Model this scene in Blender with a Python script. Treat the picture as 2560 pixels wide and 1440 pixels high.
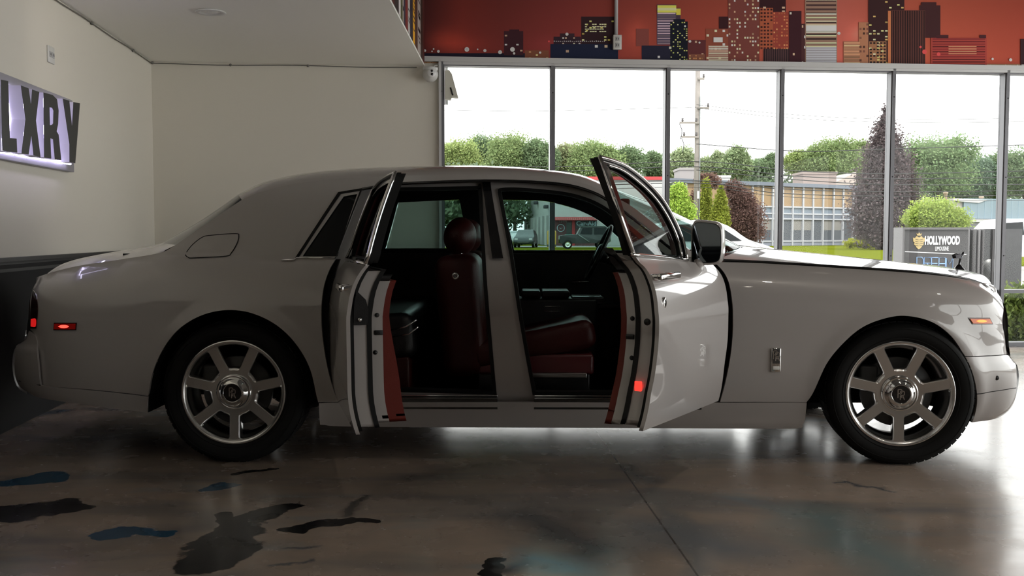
import bpy, bmesh, math, random
import numpy as np
from mathutils import Vector, Matrix
from mathutils.geometry import delaunay_2d_cdt

for o in list(bpy.data.objects):
    bpy.data.objects.remove(o, do_unlink=True)
scene = bpy.context.scene
COL = scene.collection
random.seed(7)

# ------------------------------------------------------------------ camera
F_PX, CAM_H, HORIZON = 2450.0, 1.245, 583.0
PITCH = math.atan((720 - HORIZON) / F_PX)
cam_d = bpy.data.cameras.new('camera')
cam_d.sensor_width = 36.0
cam_d.lens = F_PX / 2560 * 36.0
cam_d.clip_start, cam_d.clip_end = 0.05, 2000
cam = bpy.data.objects.new('camera', cam_d)
COL.objects.link(cam)
cam.location = (0, 0, CAM_H)
cam.rotation_euler = (math.pi / 2 - PITCH, 0, 0)
scene.camera = cam

# ------------------------------------------------------------------ sky, sun, exposure
world = bpy.data.worlds.new('overcast_sky')
scene.world = world
world.use_nodes = True
wn = world.node_tree
wn.nodes['Background'].inputs[0].default_value = (0.92, 0.905, 0.89, 1)
wn.nodes['Background'].inputs[1].default_value = 5.0
sun_d = bpy.data.lights.new('sun', 'SUN')
sun_d.energy = 3.0
sun_d.angle = math.radians(4)
sun_d.color = (1.0, 0.96, 0.88)
sun = bpy.data.objects.new('sun', sun_d)
COL.objects.link(sun)
sun.rotation_euler = (math.radians(36), 0, math.radians(24))
scene.view_settings.view_transform = 'Standard'
scene.view_settings.look = 'None'
scene.view_settings.gamma = 1.0
scene.view_settings.use_curve_mapping = False
scene.view_settings.exposure = 0.0
E_WALL_FILL, E_HALL, E_MURAL_FILL = 10, 75, 30     # lamps in the downlight fittings (W); wall and mural ones are added fill


def portal(name, loc, rot, sx, sy):
    l = bpy.data.lights.new(name, 'AREA')
    l.shape = 'RECTANGLE'
    l.size, l.size_y = sx, sy
    l.cycles.is_portal = True
    o = bpy.data.objects.new(name, l)
    COL.objects.link(o)
    o.location = loc
    o.rotation_euler = rot
    return o


# ------------------------------------------------------------------ pixel rays (2560x1440 frame)
def ray(px, py):
    a, b = (px - 1280) / F_PX, -(py - 720) / F_PX
    cp, sp = math.cos(PITCH), math.sin(PITCH)
    return Vector((a, cp + b * sp, -sp + b * cp))


def at(px, py, Y):
    """world point seen at a pixel, at depth Y"""
    d = ray(px, py)
    return Vector((0, 0, CAM_H)) + d * (Y / d.y)


def on_plane(px, py, p0, n):
    d = ray(px, py)
    c = Vector((0, 0, CAM_H))
    return c + d * ((Vector(p0) - c).dot(n) / d.dot(n))


# ------------------------------------------------------------------ materials
MATS = {}


def mat(name, col, rough=0.5, metal=0.0, coat=0.0, spec=0.5, emit=None, estr=0.0, var=0.0, vscale=8.0,
        bump=0.0, bscale=60.0, coat_rough=0.03):
    if name in MATS:
        return MATS[name]
    m = bpy.data.materials.new(name)
    m.use_nodes = True
    nt = m.node_tree
    b = nt.nodes['Principled BSDF']
    b.inputs['Base Color'].default_value = (*col, 1)
    b.inputs['Roughness'].default_value = rough
    b.inputs['Metallic'].default_value = metal
    b.inputs['Coat Weight'].default_value = coat
    b.inputs['Coat Roughness'].default_value = coat_rough
    b.inputs['Specular IOR Level'].default_value = spec
    if emit:
        b.inputs['Emission Color'].default_value = (*emit, 1)
        b.inputs['Emission Strength'].default_value = estr
    if var > 0 or bump > 0:
        tc = nt.nodes.new('ShaderNodeTexCoord')
    if var > 0:
        n = nt.nodes.new('ShaderNodeTexNoise')
        n.inputs['Scale'].default_value = vscale
        n.inputs['Detail'].default_value = 5
        nt.links.new(tc.outputs['Object'], n.inputs['Vector'])
        mx = nt.nodes.new('ShaderNodeMix')
        mx.data_type = 'RGBA'
        mx.inputs[6].default_value = tuple(max(0, c * (1 - var)) for c in col) + (1,)
        mx.inputs[7].default_value = tuple(min(1, c * (1 + var)) for c in col) + (1,)
        nt.links.new(n.outputs['Fac'], mx.inputs[0])
        nt.links.new(mx.outputs[2], b.inputs['Base Color'])
    if bump > 0:
        n2 = nt.nodes.new('ShaderNodeTexNoise')
        n2.inputs['Scale'].default_value = bscale
        nt.links.new(tc.outputs['Object'], n2.inputs['Vector'])
        bp = nt.nodes.new('ShaderNodeBump')
        bp.inputs['Strength'].default_value = bump
        bp.inputs['Distance'].default_value = 0.01
        nt.links.new(n2.outputs['Fac'], bp.inputs['Height'])
        nt.links.new(bp.outputs['Normal'], b.inputs['Normal'])
    MATS[name] = m
    return m


def glass(name, tint=(1, 1, 1), refl=0.06, rough=0.0, graze=0.75):
    """thin sheet glass: lets light through tinted, mirrors more at grazing angles"""
    if name in MATS:
        return MATS[name]
    m = bpy.data.materials.new(name)
    m.use_nodes = True
    nt = m.node_tree
    nt.nodes.remove(nt.nodes['Principled BSDF'])
    out = nt.nodes['Material Output']
    tr = nt.nodes.new('ShaderNodeBsdfTransparent')
    tr.inputs[0].default_value = (*tint, 1)
    gl = nt.nodes.new('ShaderNodeBsdfGlossy')
    gl.inputs['Roughness'].default_value = rough
    lw = nt.nodes.new('ShaderNodeLayerWeight')
    lw.inputs['Blend'].default_value = 0.35
    ma = nt.nodes.new('ShaderNodeMath')
    ma.operation = 'MULTIPLY_ADD'
    ma.inputs[1].default_value = graze
    ma.inputs[2].default_value = refl
    ma.use_clamp = True
    pw = nt.nodes.new('ShaderNodeMath')
    pw.operation = 'POWER'
    pw.inputs[1].default_value = 5.0
    nt.links.new(lw.outputs['Facing'], pw.inputs[0])
    nt.links.new(pw.outputs[0], ma.inputs[0])
    mx = nt.nodes.new('ShaderNodeMixShader')
    nt.links.new(ma.outputs[0], mx.inputs[0])
    nt.links.new(tr.outputs[0], mx.inputs[1])
    nt.links.new(gl.outputs[0], mx.inputs[2])
    nt.links.new(mx.outputs[0], out.inputs[0])
    MATS[name] = m
    return m


def attr_mat(name, rough=0.6, transl=0.0, spec=0.5):
    """colour comes from the mesh's own 'col' attribute (print, leaves)"""
    if name in MATS:
        return MATS[name]
    m = bpy.data.materials.new(name)
    m.use_nodes = True
    nt = m.node_tree
    b = nt.nodes['Principled BSDF']
    a = nt.nodes.new('ShaderNodeAttribute')
    a.attribute_name = 'col'
    nt.links.new(a.outputs['Color'], b.inputs['Base Color'])
    b.inputs['Roughness'].default_value = rough
    b.inputs['Specular IOR Level'].default_value = spec
    if transl > 0:
        t = nt.nodes.new('ShaderNodeBsdfTranslucent')
        nt.links.new(a.outputs['Color'], t.inputs[0])
        mx = nt.nodes.new('ShaderNodeMixShader')
        mx.inputs[0].default_value = transl
        nt.links.new(b.outputs[0], mx.inputs[1])
        nt.links.new(t.outputs[0], mx.inputs[2])
        nt.links.new(mx.outputs[0], nt.nodes['Material Output'].inputs[0])
    MATS[name] = m
    return m



def matte(m):
    """swap a material's surface for a plain diffuse one (ground seen at a very flat angle)"""
    nt = m.node_tree
    b = nt.nodes['Principled BSDF']
    d = nt.nodes.new('ShaderNodeBsdfDiffuse')
    src = b.inputs['Base Color']
    d.inputs[0].default_value = src.default_value
    if src.is_linked: nt.links.new(src.links[0].from_socket, d.inputs[0])
    nt.links.new(d.outputs[0], nt.nodes['Material Output'].inputs[0])
    return m


# ------------------------------------------------------------------ object helpers
def tag(o, label=None, cat=None, group=None, kind=None):
    if label: o['label'] = label
    if cat: o['category'] = cat
    if group: o['group'] = group
    if kind: o['kind'] = kind
    return o


def empty(name, loc=(0, 0, 0), rz=0.0, parent=None):
    o = bpy.data.objects.new(name, None)
    COL.objects.link(o)
    o.location = loc
    o.rotation_euler = (0, 0, rz)
    o.empty_display_size = 0.1
    if parent: o.parent = parent
    return o


def link(name, me, parent=None, loc=(0, 0, 0), rot=(0, 0, 0)):
    o = bpy.data.objects.new(name, me)
    COL.objects.link(o)
    o.location = loc
    o.rotation_euler = rot
    if parent: o.parent = parent
    return o


class MB:
    """collects shapes into one mesh"""

    def __init__(s):
        s.v, s.f, s.sm, s.mi, s.col = [], [], [], [], []
        s.curmat = 0
        s.curcol = None

    def add(s, vs, fs, smooth=False, M=None):
        b = len(s.v)
        s.v += [tuple(M @ Vector(p)) if M is not None else tuple(p) for p in vs]
        for f in fs:
            s.f.append(tuple(i + b for i in f))
            s.sm.append(smooth)
            s.mi.append(s.curmat)
            s.col.append(s.curcol)
        return s

    def box(s, x0, x1, y0, y1, z0, z1, M=None):
        vs = [(x, y, z) for z in (z0, z1) for y in (y0, y1) for x in (x0, x1)]
        return s.add(vs, [(0, 2, 3, 1), (4, 5, 7, 6), (0, 1, 5, 4), (2, 6, 7, 3), (0, 4, 6, 2), (1, 3, 7, 5)], False, M)

    def rbox(s, x0, x1, y0, y1, z0, z1, r=0.01, seg=3, M=None):
        """box with rounded edges"""
        bm = bmesh.new()
        bmesh.ops.create_cube(bm, size=1)
        for v in bm.verts:
            v.co = Vector((x0 + (v.co.x + .5) * (x1 - x0), y0 + (v.co.y + .5) * (y1 - y0), z0 + (v.co.z + .5) * (z1 - z0)))
        bmesh.ops.bevel(bm, geom=bm.edges[:] + bm.verts[:], offset=r, segments=seg, profile=0.5, affect='EDGES')
        bm.verts.index_update()
        vs = [v.co.copy() for v in bm.verts]
        fs = [[v.index for v in f.verts] for f in bm.faces]
        bm.free()
        return s.add(vs, fs, True, M)

    def quad(s, a, b, c, d):
        return s.add([a, b, c, d], [(0, 1, 2, 3)])

    def prism(s, poly, axis, a0, a1, M=None, smooth=False):
        """extrude a 2D polygon; axis 'y': poly is (x,z); 'x': (y,z); 'z': (x,y)"""
        def P(p, a):
            return {'y': (p[0], a, p[1]), 'x': (a, p[0], p[1]), 'z': (p[0], p[1], a)}[axis]
        n = len(poly)
        vs = [P(p, a0) for p in poly] + [P(p, a1) for p in poly]
        fs = [tuple(range(n))[::-1], tuple(range(n, 2 * n))]
        s.add(vs, fs, False, M)
        s.add(vs, [(i, (i + 1) % n, n + (i + 1) % n, n + i) for i in range(n)], smooth, M)
        return s

    def lathe(s, prof, n=48, axis='y', M=None, closed=False, smooth=True):
        """prof: list of (r, a) turned round the axis"""
        vs = []
        for r, a in prof:
            for k in range(n):
                t = 2 * math.pi * k / n
                c, q = r * math.cos(t), r * math.sin(t)
                vs.append({'y': (c, a, q), 'z': (c, q, a), 'x': (a, c, q)}[axis])
        m = len(prof)
        fs = []
        for i in range(m if closed else m - 1):
            j = (i + 1) % m
            for k in range(n):
                k2 = (k + 1) % n
                fs.append((i * n + k, i * n + k2, j * n + k2, j * n + k))
        return s.add(vs, fs, smooth, M)

    def disc(s, r, a, n=32, axis='y', M=None, flip=False):
        vs = []
        for k in range(n):
            t = 2 * math.pi * k / n
            c, q = r * math.cos(t), r * math.sin(t)
            vs.append({'y': (c, a, q), 'z': (c, q, a), 'x': (a, c, q)}[axis])
        f = tuple(range(n))
        return s.add(vs, [f[::-1] if flip else f], False, M)

    def tube(s, pts, r, n=8, caps=True, M=None, squash=None):
        pts = [Vector(p) for p in pts]
        rs = r if isinstance(r, (list, tuple)) else [r] * len(pts)
        vs, fs = [], []
        up = None
        for i, p in enumerate(pts):
            d = (pts[min(i + 1, len(pts) - 1)] - pts[max(i - 1, 0)])
            if d.length < 1e-9: d = Vector((0, 0, 1))
            d.normalize()
            if up is None:
                up = Vector((0, 0, 1)) if abs(d.z) < 0.9 else Vector((1, 0, 0))
            a = d.cross(up)
            if a.length < 1e-6: a = d.orthogonal()
            a.normalize()
            up = a.cross(d).normalized()
            for k in range(n):
                t = 2 * math.pi * k / n
                q = squash or 1.0
                vs.append(p + (a * math.cos(t) + up * math.sin(t) * q) * rs[i])
        for i in range(len(pts) - 1):
            for k in range(n):
                k2 = (k + 1) % n
                fs.append((i * n + k, i * n + k2, (i + 1) * n + k2, (i + 1) * n + k))
        if caps:
            fs.append(tuple(range(n))[::-1])
            fs.append(tuple(range((len(pts) - 1) * n, len(pts) * n)))
        return s.add(vs, fs, True, M)

    def sphere(s, c, r, nu=16, nv=10, M=None):
        rx, ry, rz = r if isinstance(r, (tuple, list)) else (r, r, r)
        vs = []
        for i in range(nv + 1):
            ph = math.pi * i / nv
            for k in range(nu):
                t = 2 * math.pi * k / nu
                vs.append((c[0] + rx * math.sin(ph) * math.cos(t), c[1] + ry * math.sin(ph) * math.sin(t), c[2] + rz * math.cos(ph)))
        fs = []
        for i in range(nv):
            for k in range(nu):
                k2 = (k + 1) % nu
                fs.append((i * nu + k, (i + 1) * nu + k, (i + 1) * nu + k2, i * nu + k2))
        return s.add(vs, fs, True, M)

    def grid(s, rows, smooth=True, close_u=False):
        n, m = len(rows), len(rows[0])
        vs = [p for r in rows for p in r]
        fs = []
        for i in range(n - 1):
            for j in range(m if close_u else m - 1):
                j2 = (j + 1) % m
                fs.append((i * m + j, i * m + j2, (i + 1) * m + j2, (i + 1) * m + j))
        return s.add(vs, fs, smooth)

    def mesh(s, name, mats):
        me = bpy.data.meshes.new(name)
        me.from_pydata([tuple(p) for p in s.v], [], s.f)
        for m in (mats if isinstance(mats, (list, tuple)) else [mats]):
            me.materials.append(m)
        me.polygons.foreach_set('use_smooth', s.sm)
        me.polygons.foreach_set('material_index', s.mi)
        if any(c is not None for c in s.col):
            at_ = me.color_attributes.new('col', 'FLOAT_COLOR', 'CORNER')
            buf = []
            for p, c in zip(me.polygons, s.col):
                if c and not isinstance(c[0], (int, float)):
                    for k in range(p.loop_total): buf += [*c[k], 1.0]
                else:
                    buf += [*(c or (1, 1, 1)), 1.0] * p.loop_total
            at_.data.foreach_set('color', buf)
        me.update()
        return me

    def build(s, name, mats, parent=None, loc=(0, 0, 0), rot=(0, 0, 0)):
        return link(name, s.mesh(name, mats), parent, loc, rot)


def spline(pts, n=8, closed=False):
    """Catmull-Rom through the points"""
    P = [Vector(p) for p in pts]
    out = []
    N = len(P)
    rng = range(N) if closed else range(N - 1)
    for i in rng:
        p1, p2 = P[i], P[(i + 1) % N]
        p0 = P[(i - 1) % N] if (closed or i > 0) else p1 + (p1 - p2)
        p3 = P[(i + 2) % N] if (closed or i + 2 < N) else p2 + (p2 - p1)
        for k in range(n):
            t = k / n
            q = 0.5 * ((2 * p1) + (p2 - p0) * t + (2 * p0 - 5 * p1 + 4 * p2 - p3) * t * t + (3 * p1 - p0 - 3 * p2 + p3) * t ** 3)
            out.append(tuple(q))
    if not closed: out.append(tuple(P[-1]))
    return out


def path(*segs, n=6):
    """closed outline from segments; each segment is smooth, joints between segments are corners"""
    out = []
    for s in segs:
        q = spline(s, n) if len(s) > 2 else [tuple(p) for p in s]
        for p in q:
            if not out or (Vector(out[-1]) - Vector(p)).length > 1e-5: out.append(p)
    if (Vector(out[0]) - Vector(out[-1])).length < 1e-5: out.pop()
    return out


def text_mesh(txt, size, depth, mats, name='lettering', parent=None, M=None, sx=1.0, align='CENTER', bold=0.0, shear=0):
    cu = bpy.data.curves.new('t', 'FONT')
    cu.body = txt
    cu.size = size
    cu.extrude = depth
    cu.align_x = align
    cu.align_y = 'CENTER'
    cu.offset = bold
    cu.shear = shear
    cu.resolution_u = 3
    o = bpy.data.objects.new('t', cu)
    COL.objects.link(o)
    dg = bpy.context.evaluated_depsgraph_get()
    me = bpy.data.meshes.new_from_object(o.evaluated_get(dg))
    bpy.data.objects.remove(o, do_unlink=True)
    me.transform(Matrix.Diagonal((sx, 1, 1, 1)))
    if M is not None: me.transform(M)
    me.materials.clear()
    me.materials.append(mats)
    me.name = name
    return link(name, me, parent)
# ================================================================== THE ROOM
UB = Vector((math.cos(math.radians(5)), math.sin(math.radians(5)), 0))      # along the back wall, to the right
NB = Vector((UB.y, -UB.x, 0))                                              # back wall normal, into the room
VL = Vector((-0.1043, 0.9945, 0))                                          # along the left wall, away from the camera
NL = Vector((0.9945, 0.1043, 0))                                           # left wall normal, into the room
L0 = Vector((-3.22, 6.16, 0))
CORNER = Vector((-3.615, 9.93, 0))
SOFFIT, HEAD, TOPZ = 2.96, 3.015, 4.6
S_END = 12.4
CR = CORNER + UB * S_END                                                   # back right corner
BW = Matrix(((UB.x, -NB.x, 0, CORNER.x), (UB.y, -NB.y, 0, CORNER.y), (0, 0, 1, 0), (0, 0, 0, 1)))   # (s, depth behind wall face, z)
VR = Vector((NB.x, NB.y, 0))                                               # right wall runs towards the camera
RW = Matrix(((VR.x, -VR.y, 0, CR.x), (VR.y, VR.x, 0, CR.y), (0, 0, 1, 0), (0, 0, 0, 1)))            # (t, depth behind face, z)
LW = Matrix(((VL.x, NL.x, 0, L0.x), (VL.y, NL.y, 0, L0.y), (0, 0, 1, 0), (0, 0, 0, 1)))             # (t, proud of wall, z)


def back_s(px, py=400):
    p = on_plane(px, py, CORNER, NB)
    return (p - CORNER).dot(UB)


def back_sz(px, py):
    p = on_plane(px, py, CORNER, NB)
    return (p - CORNER).dot(UB), p.z


def left_tz(px, py, off=0.0):
    p = on_plane(px, py, L0 + NL * off, NL)
    return (p - L0).dot(VL), p.z


M_WALL = mat('white_wall_paint', (0.70, 0.665, 0.59), 0.75, spec=0.2, bump=0.04, bscale=180)
M_CEIL = mat('white_ceiling_paint', (0.87, 0.86, 0.81), 0.8, spec=0.15, bump=0.03, bscale=120)
M_DIM = mat('dark_rear_wall_paint', (0.10, 0.095, 0.09), 0.8)
M_WAINS = mat('black_wainscot', (0.007, 0.007, 0.008), 0.6, spec=0.15)
M_CAP = mat('dark_cap_rail', (0.03, 0.029, 0.028), 0.45)
M_ALU = mat('grey_aluminium', (0.18, 0.18, 0.195), 0.45, metal=0.3)
M_ALUL = mat('pale_aluminium', (0.62, 0.62, 0.62), 0.4, metal=0.2)
M_PANE = glass('window_glass', (0.97, 0.985, 0.98), 0.008, graze=0.12)
M_WHITE = mat('white_plastic', (0.62, 0.62, 0.60), 0.4)
M_BLACKP = mat('black_plastic', (0.01, 0.01, 0.011), 0.35)


def floor_material():
    m = bpy.data.materials.new('polished_marbled_concrete')
    m.use_nodes = True
    nt = m.node_tree
    N, Lk = nt.nodes, nt.links
    b = N['Principled BSDF']
    tc = N.new('ShaderNodeTexCoord')

    def mapping(rot, sc, loc=(0, 0, 0)):
        mp = N.new('ShaderNodeMapping')
        mp.inputs['Rotation'].default_value = (0, 0, rot)
        mp.inputs['Scale'].default_value = (*sc, 1)
        mp.inputs['Location'].default_value = loc
        Lk.new(tc.outputs['Object'], mp.inputs[0])
        return mp

    def noise(vec, scale, detail=6, dist=0.0, rough=0.55):
        n = N.new('ShaderNodeTexNoise')
        n.inputs['Scale'].default_value = scale
        n.inputs['Detail'].default_value = detail
        n.inputs['Distortion'].default_value = dist
        n.inputs['Roughness'].default_value = rough
        Lk.new(vec, n.inputs['Vector'])
        return n.outputs['Fac']

    def ramp(fac, stops):
        r = N.new('ShaderNodeValToRGB')
        while len(r.color_ramp.elements) < len(stops): r.color_ramp.elements.new(0.5)
        for e, (p, c) in zip(r.color_ramp.elements, stops):
            e.position = p
            e.color = (*c, 1) if len(c) == 3 else c
        Lk.new(fac, r.inputs[0])
        return r.outputs[0]

    def mix(fac, a, c):
        x = N.new('ShaderNodeMix')
        x.data_type = 'RGBA'
        Lk.new(fac, x.inputs[0])
        for i, q in ((6, a), (7, c)):
            if isinstance(q, tuple): x.inputs[i].default_value = (*q, 1)
            else: Lk.new(q, x.inputs[i])
        return x.outputs[2]

    def math_(op, a, c, clamp=False):
        x = N.new('ShaderNodeMath')
        x.operation = op
        x.use_clamp = clamp
        for i, q in ((0, a), (1, c)):
            if isinstance(q, (int, float)): x.inputs[i].default_value = q
            else: Lk.new(q, x.inputs[i])
        return x.outputs[0]

    diag = mapping(math.radians(-38), (0.55, 1.5))
    base = ramp(noise(diag.outputs[0], 1.1, 5, 0.6), [(0.30, (0.22, 0.17, 0.138)), (0.5, (0.32, 0.25, 0.20)), (0.72, (0.39, 0.31, 0.255))])
    fine = noise(tc.outputs['Object'], 9, 6)
    base = mix(ramp(fine, [(0.3, (0, 0, 0)), (0.75, (0.35, 0.35, 0.35))]), base, (0.21, 0.18, 0.16))
    # grey clouds
    gm = ramp(noise(mapping(math.radians(-42), (0.45, 1.3), (3.1, 1.7, 0)).outputs[0], 1.3, 3, 0.6), [(0.50, (0, 0, 0)), (0.66, (1, 1, 1))])
    base = mix(math_('MULTIPLY', gm, 0.75), base, (0.12, 0.12, 0.122))
    # pale blue washes
    bm_ = ramp(noise(mapping(0.3, (0.6, 1.1), (8.3, 4.2, 0)).outputs[0], 1.5, 5, 0.5), [(0.60, (0, 0, 0)), (0.72, (1, 1, 1))])
    base = mix(math_('MULTIPLY', bm_, 0.5), base, (0.15, 0.23, 0.28))

    # the distinct dark and blue pours seen in front of the car: soft-edged strokes on the ground
    sep = N.new('ShaderNodeSeparateXYZ')
    warp = N.new('ShaderNodeTexNoise')
    warp.inputs['Scale'].default_value = 3.2
    warp.inputs['Detail'].default_value = 8
    Lk.new(tc.outputs['Object'], warp.inputs['Vector'])
    wv = N.new('ShaderNodeVectorMath')
    wv.operation = 'MULTIPLY_ADD'
    wv.inputs[1].default_value = (0.34, 0.34, 0)
    Lk.new(warp.outputs['Color'], wv.inputs[0])
    Lk.new(tc.outputs['Object'], wv.inputs[2])
    Lk.new(wv.outputs[0], sep.inputs[0])
    sep0 = N.new('ShaderNodeSeparateXYZ')
    Lk.new(tc.outputs['Object'], sep0.inputs[0])

    def stroke(p, q, w, soft=0.35, plain=False):
        """mask of a capsule from p to q"""
        px_, py_ = (sep0 if plain else sep).outputs[0], (sep0 if plain else sep).outputs[1]
        sh = 0 if plain else 0.17
        ax, ay = p[0] + sh, p[1] + sh
        dx, dy = q[0] - p[0], q[1] - p[1]
        L2 = dx * dx + dy * dy
        rx, ry = math_('SUBTRACT', px_, ax), math_('SUBTRACT', py_, ay)
        t = math_('DIVIDE', math_('ADD', math_('MULTIPLY', rx, dx), math_('MULTIPLY', ry, dy)), L2, False)
        t = math_('MINIMUM', math_('MAXIMUM', t, 0.0), 1.0)
        ex = math_('SUBTRACT', rx, math_('MULTIPLY', t, dx))
        ey = math_('SUBTRACT', ry, math_('MULTIPLY', t, dy))
        d = math_('SQRT', math_('ADD', math_('MULTIPLY', ex, ex), math_('MULTIPLY', ey, ey)), 0.0)
        return math_('DIVIDE', math_('SUBTRACT', w, d), w * soft, True)

    def g(px, py):
        d = ray(px, py)
        k = -CAM_H / d.z
        return (d.x * k, d.y * k)

    DK, BL, GR = (0.006, 0.006, 0.007), (0.012, 0.06, 0.12), (0.09, 0.092, 0.096)
    for p, q, w, c in (
            (g(520, 1412), g(600, 1330), 0.13, DK), (g(585, 1340), g(700, 1270), 0.075, DK), (g(560, 1300), g(610, 1330), 0.07, DK),
            (g(735, 1326), g(860, 1306), 0.055, DK), (g(860, 1305), g(935, 1306), 0.03, DK), (g(850, 1290), g(905, 1240), 0.05, (0.035, 0.033, 0.032)),
            (g(20, 1285), g(180, 1262), 0.13, DK), (g(590, 1188), g(660, 1170), 0.03, DK),
            (g(290, 1345), g(335, 1325), 0.07, BL), (g(335, 1330), g(385, 1335), 0.05, BL), (g(525, 1222), g(560, 1212), 0.06, BL),
            (g(0, 1210), g(130, 1190), 0.10, BL), (g(60, 1045), g(160, 1025), 0.10, (0.02, 0.05, 0.09)),
            (g(1225, 1390), g(1215, 1440), 0.04, DK), (g(1250, 1430), g(1290, 1410), 0.06, GR),
            (g(700, 1375), g(780, 1372), 0.02, GR), (g(700, 1410), g(770, 1400), 0.015, GR),
            (g(1330, 1290), g(1480, 1380), 0.30, (0.08, 0.08, 0.083)), (g(1320, 1400), g(1450, 1420), 0.16, (0.17, 0.25, 0.29)),
            (g(1650, 1230), g(1770, 1440), 0.09, (0.17, 0.16, 0.15)), (g(2090, 1203), g(2240, 1230), 0.022, GR), (g(1660, 1330), g(1830, 1370), 0.34, (0.15, 0.155, 0.165)), (g(2040, 1290), g(2240, 1430), 0.32, (0.17, 0.215, 0.215)), (g(1560, 1160), g(1620, 1200), .12, (0.13, 0.12, 0.115))):
        base = mix(stroke(p, q, w, .12 if c in (DK, BL) else .95), base, c)
    # a long saw-cut joint running away to the window
    p, q = g(1745, 1440), g(1490, 1078)
    base = mix(stroke(p, q, 0.006, 0.6, True), base, (0.06, 0.052, 0.047))
    Lk.new(base, b.inputs['Base Color'])
    rg = math_('MULTIPLY_ADD', noise(tc.outputs['Object'], 5, 4), 0.20)
    N[rg.node.name].inputs[2].default_value = 0.16
    Lk.new(rg, b.inputs['Roughness'])
    b.inputs['IOR'].default_value = 1.55
    b.inputs['Specular IOR Level'].default_value = 0.5
    b.inputs['Coat Weight'].default_value = 0.12
    b.inputs['Coat Roughness'].default_value = 0.12
    bp = N.new('ShaderNodeBump')
    bp.inputs['Strength'].default_value = 0.04
    bp.inputs['Distance'].default_value = 0.01
    Lk.new(noise(mapping(0, (3, 9)).outputs[0], 2.0, 4), bp.inputs['Height'])
    Lk.new(bp.outputs[0], b.inputs['Normal'])
    return m


lf = L0 + VL * -13.5          # left wall, near end
rf = CR + VR * 17.5           # right wall, near end
mb = MB()
o1 = L0 + VL * -13.6 - NL * .25
mb.prism([(o1.x, o1.y), (rf.x + .3, o1.y), (CR.x + .25, CR.y + .22), (CORNER.x - .25, CORNER.y + .15)], 'z', -0.15, 0)
tag(mb.build('floor', floor_material()), kind='structure')

tl = (CORNER - L0).dot(VL)
mb = MB(); mb.box(-13.5, tl + .2, -.22, 0, 0, TOPZ, LW)
tag(mb.build('wall_left', M_WALL), kind='structure')

S_J = back_s(1101)            # left jamb of the window wall
mb = MB()
mb.box(-.2, S_J, 0, .22, 0, TOPZ, BW)
mb.box(S_J, S_END + .2, 0, .22, HEAD, TOPZ, BW)
tag(mb.build('wall_back', M_WALL), kind='structure')

# right wall (outside the picture): piers, head and a row of windows
mb = MB()
RH, RE = 3.2, 16.6
mb.box(0, 17.5, 0, .22, RH, TOPZ, RW)
mb.box(0, .5, 0, .22, 0, RH, RW)
mb.box(RE, 17.5, 0, .22, 0, RH, RW)
mb.box(.5, RE, 0, .22, 0, .12, RW)
tag(mb.build('wall_right', M_WALL), kind='structure')
yf = lf.y
mb = MB(); mb.box(lf.x - .3, rf.x + .3, yf - .2, yf, 0, TOPZ)
tag(mb.build('wall_front', M_DIM), kind='structure')

# high ceiling, low white soffit over the left bay with its fascia
mb = MB()
mb.prism([(-1.0, yf), (rf.x + .3, yf), (CR.x + .25, CR.y + .25), (-1.0, CORNER.y + .5)], 'z', TOPZ, TOPZ + .15)
tag(mb.build('ceiling', M_DIM), kind='structure')
YB = CORNER.y + (-0.9 - CORNER.x) / UB.x * UB.y
mb = MB()
mb.prism([(lf.x - .2, yf), (-.9, yf), (-.9, YB), (CORNER.x, CORNER.y), (CORNER.x - .1, CORNER.y)], 'z', SOFFIT, SOFFIT + .12)
mb.box(-1.02, -.9, yf, YB, SOFFIT + .12, TOPZ + .1)
mb.prism([(lf.x - .2, yf), (-1.0, yf), (-1.0, YB + .1), (CORNER.x - .2, CORNER.y + .1)], 'z', TOPZ, TOPZ + .15)
tag(mb.build('ceiling', M_CEIL), kind='structure')

# dark wainscot with its cap rail on the left wall
mb = MB(); mb.box(-13.5, tl, 0, .035, 0, 1.045, LW)
tag(mb.build('trim_1', M_WAINS), kind='structure')
mb = MB(); mb.box(-13.5, tl, 0, .06, 1.065, 1.09, LW); mb.box(-13.5, tl, 0, .045, 1.0, 1.02, LW); mb.box(-13.5, tl, 0, .03, 1.02, 1.065, LW)
tag(mb.build('trim_2', M_CAP), kind='structure')
mb = MB(); mb.box(0, S_J, -.035, 0, 0, 1.045, BW)
tag(mb.build('trim_3', M_WAINS), kind='structure')
mb = MB(); mb.box(0, S_J, -.06, 0, 1.065, 1.09, BW)
tag(mb.build('trim_4', M_CAP), kind='structure')

# ------------------------------------------------------------------ window wall
sm = [back_s(p) for p in (1105, 1381, 1668, 1952, 2229, 2512)]
while sm[-1] + 1.25 < S_END - .1: sm.append(sm[-1] + 1.25)
BOT = 0.045
for i in range(len(sm) - 1):
    a, c = sm[i], sm[i + 1]
    w = .027
    f = MB()
    # left mullion: glazing bar with a wider face cap and a return
    f.box(a - w, a + w, -.01, .10, BOT, HEAD, BW)
    f.box(a - w * .6, a + w * .6, -.03, -.01, BOT, HEAD, BW)
    f.box(a, c, .0, .14, 0, BOT, BW)                         # bottom rail
    f.box(a + w, c - w, .02, .12, .585, .625, BW)            # transom
    f.box(a, c, .0, .12, HEAD - .05, HEAD, BW)
    fo = tag(f.build('window_%d' % (i + 1), M_ALU), kind='structure')
    for z0, z1 in ((BOT, .585), (.625, HEAD - .05)):
        p = MB(); p.box(a + w, c - w, .068, .076, z0, z1, BW); p.build('pane', M_PANE, fo)
    for zz in (1.0, 1.85, 2.7):                              # screw heads on the mullion cap
        p = MB(); p.lathe([(0, -.034), (.006, -.034), (.007, -.030)], 8, 'y', BW @ Matrix.Translation((a, 0, zz)))
        p.build('screw', M_BLACKP, fo)
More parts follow.
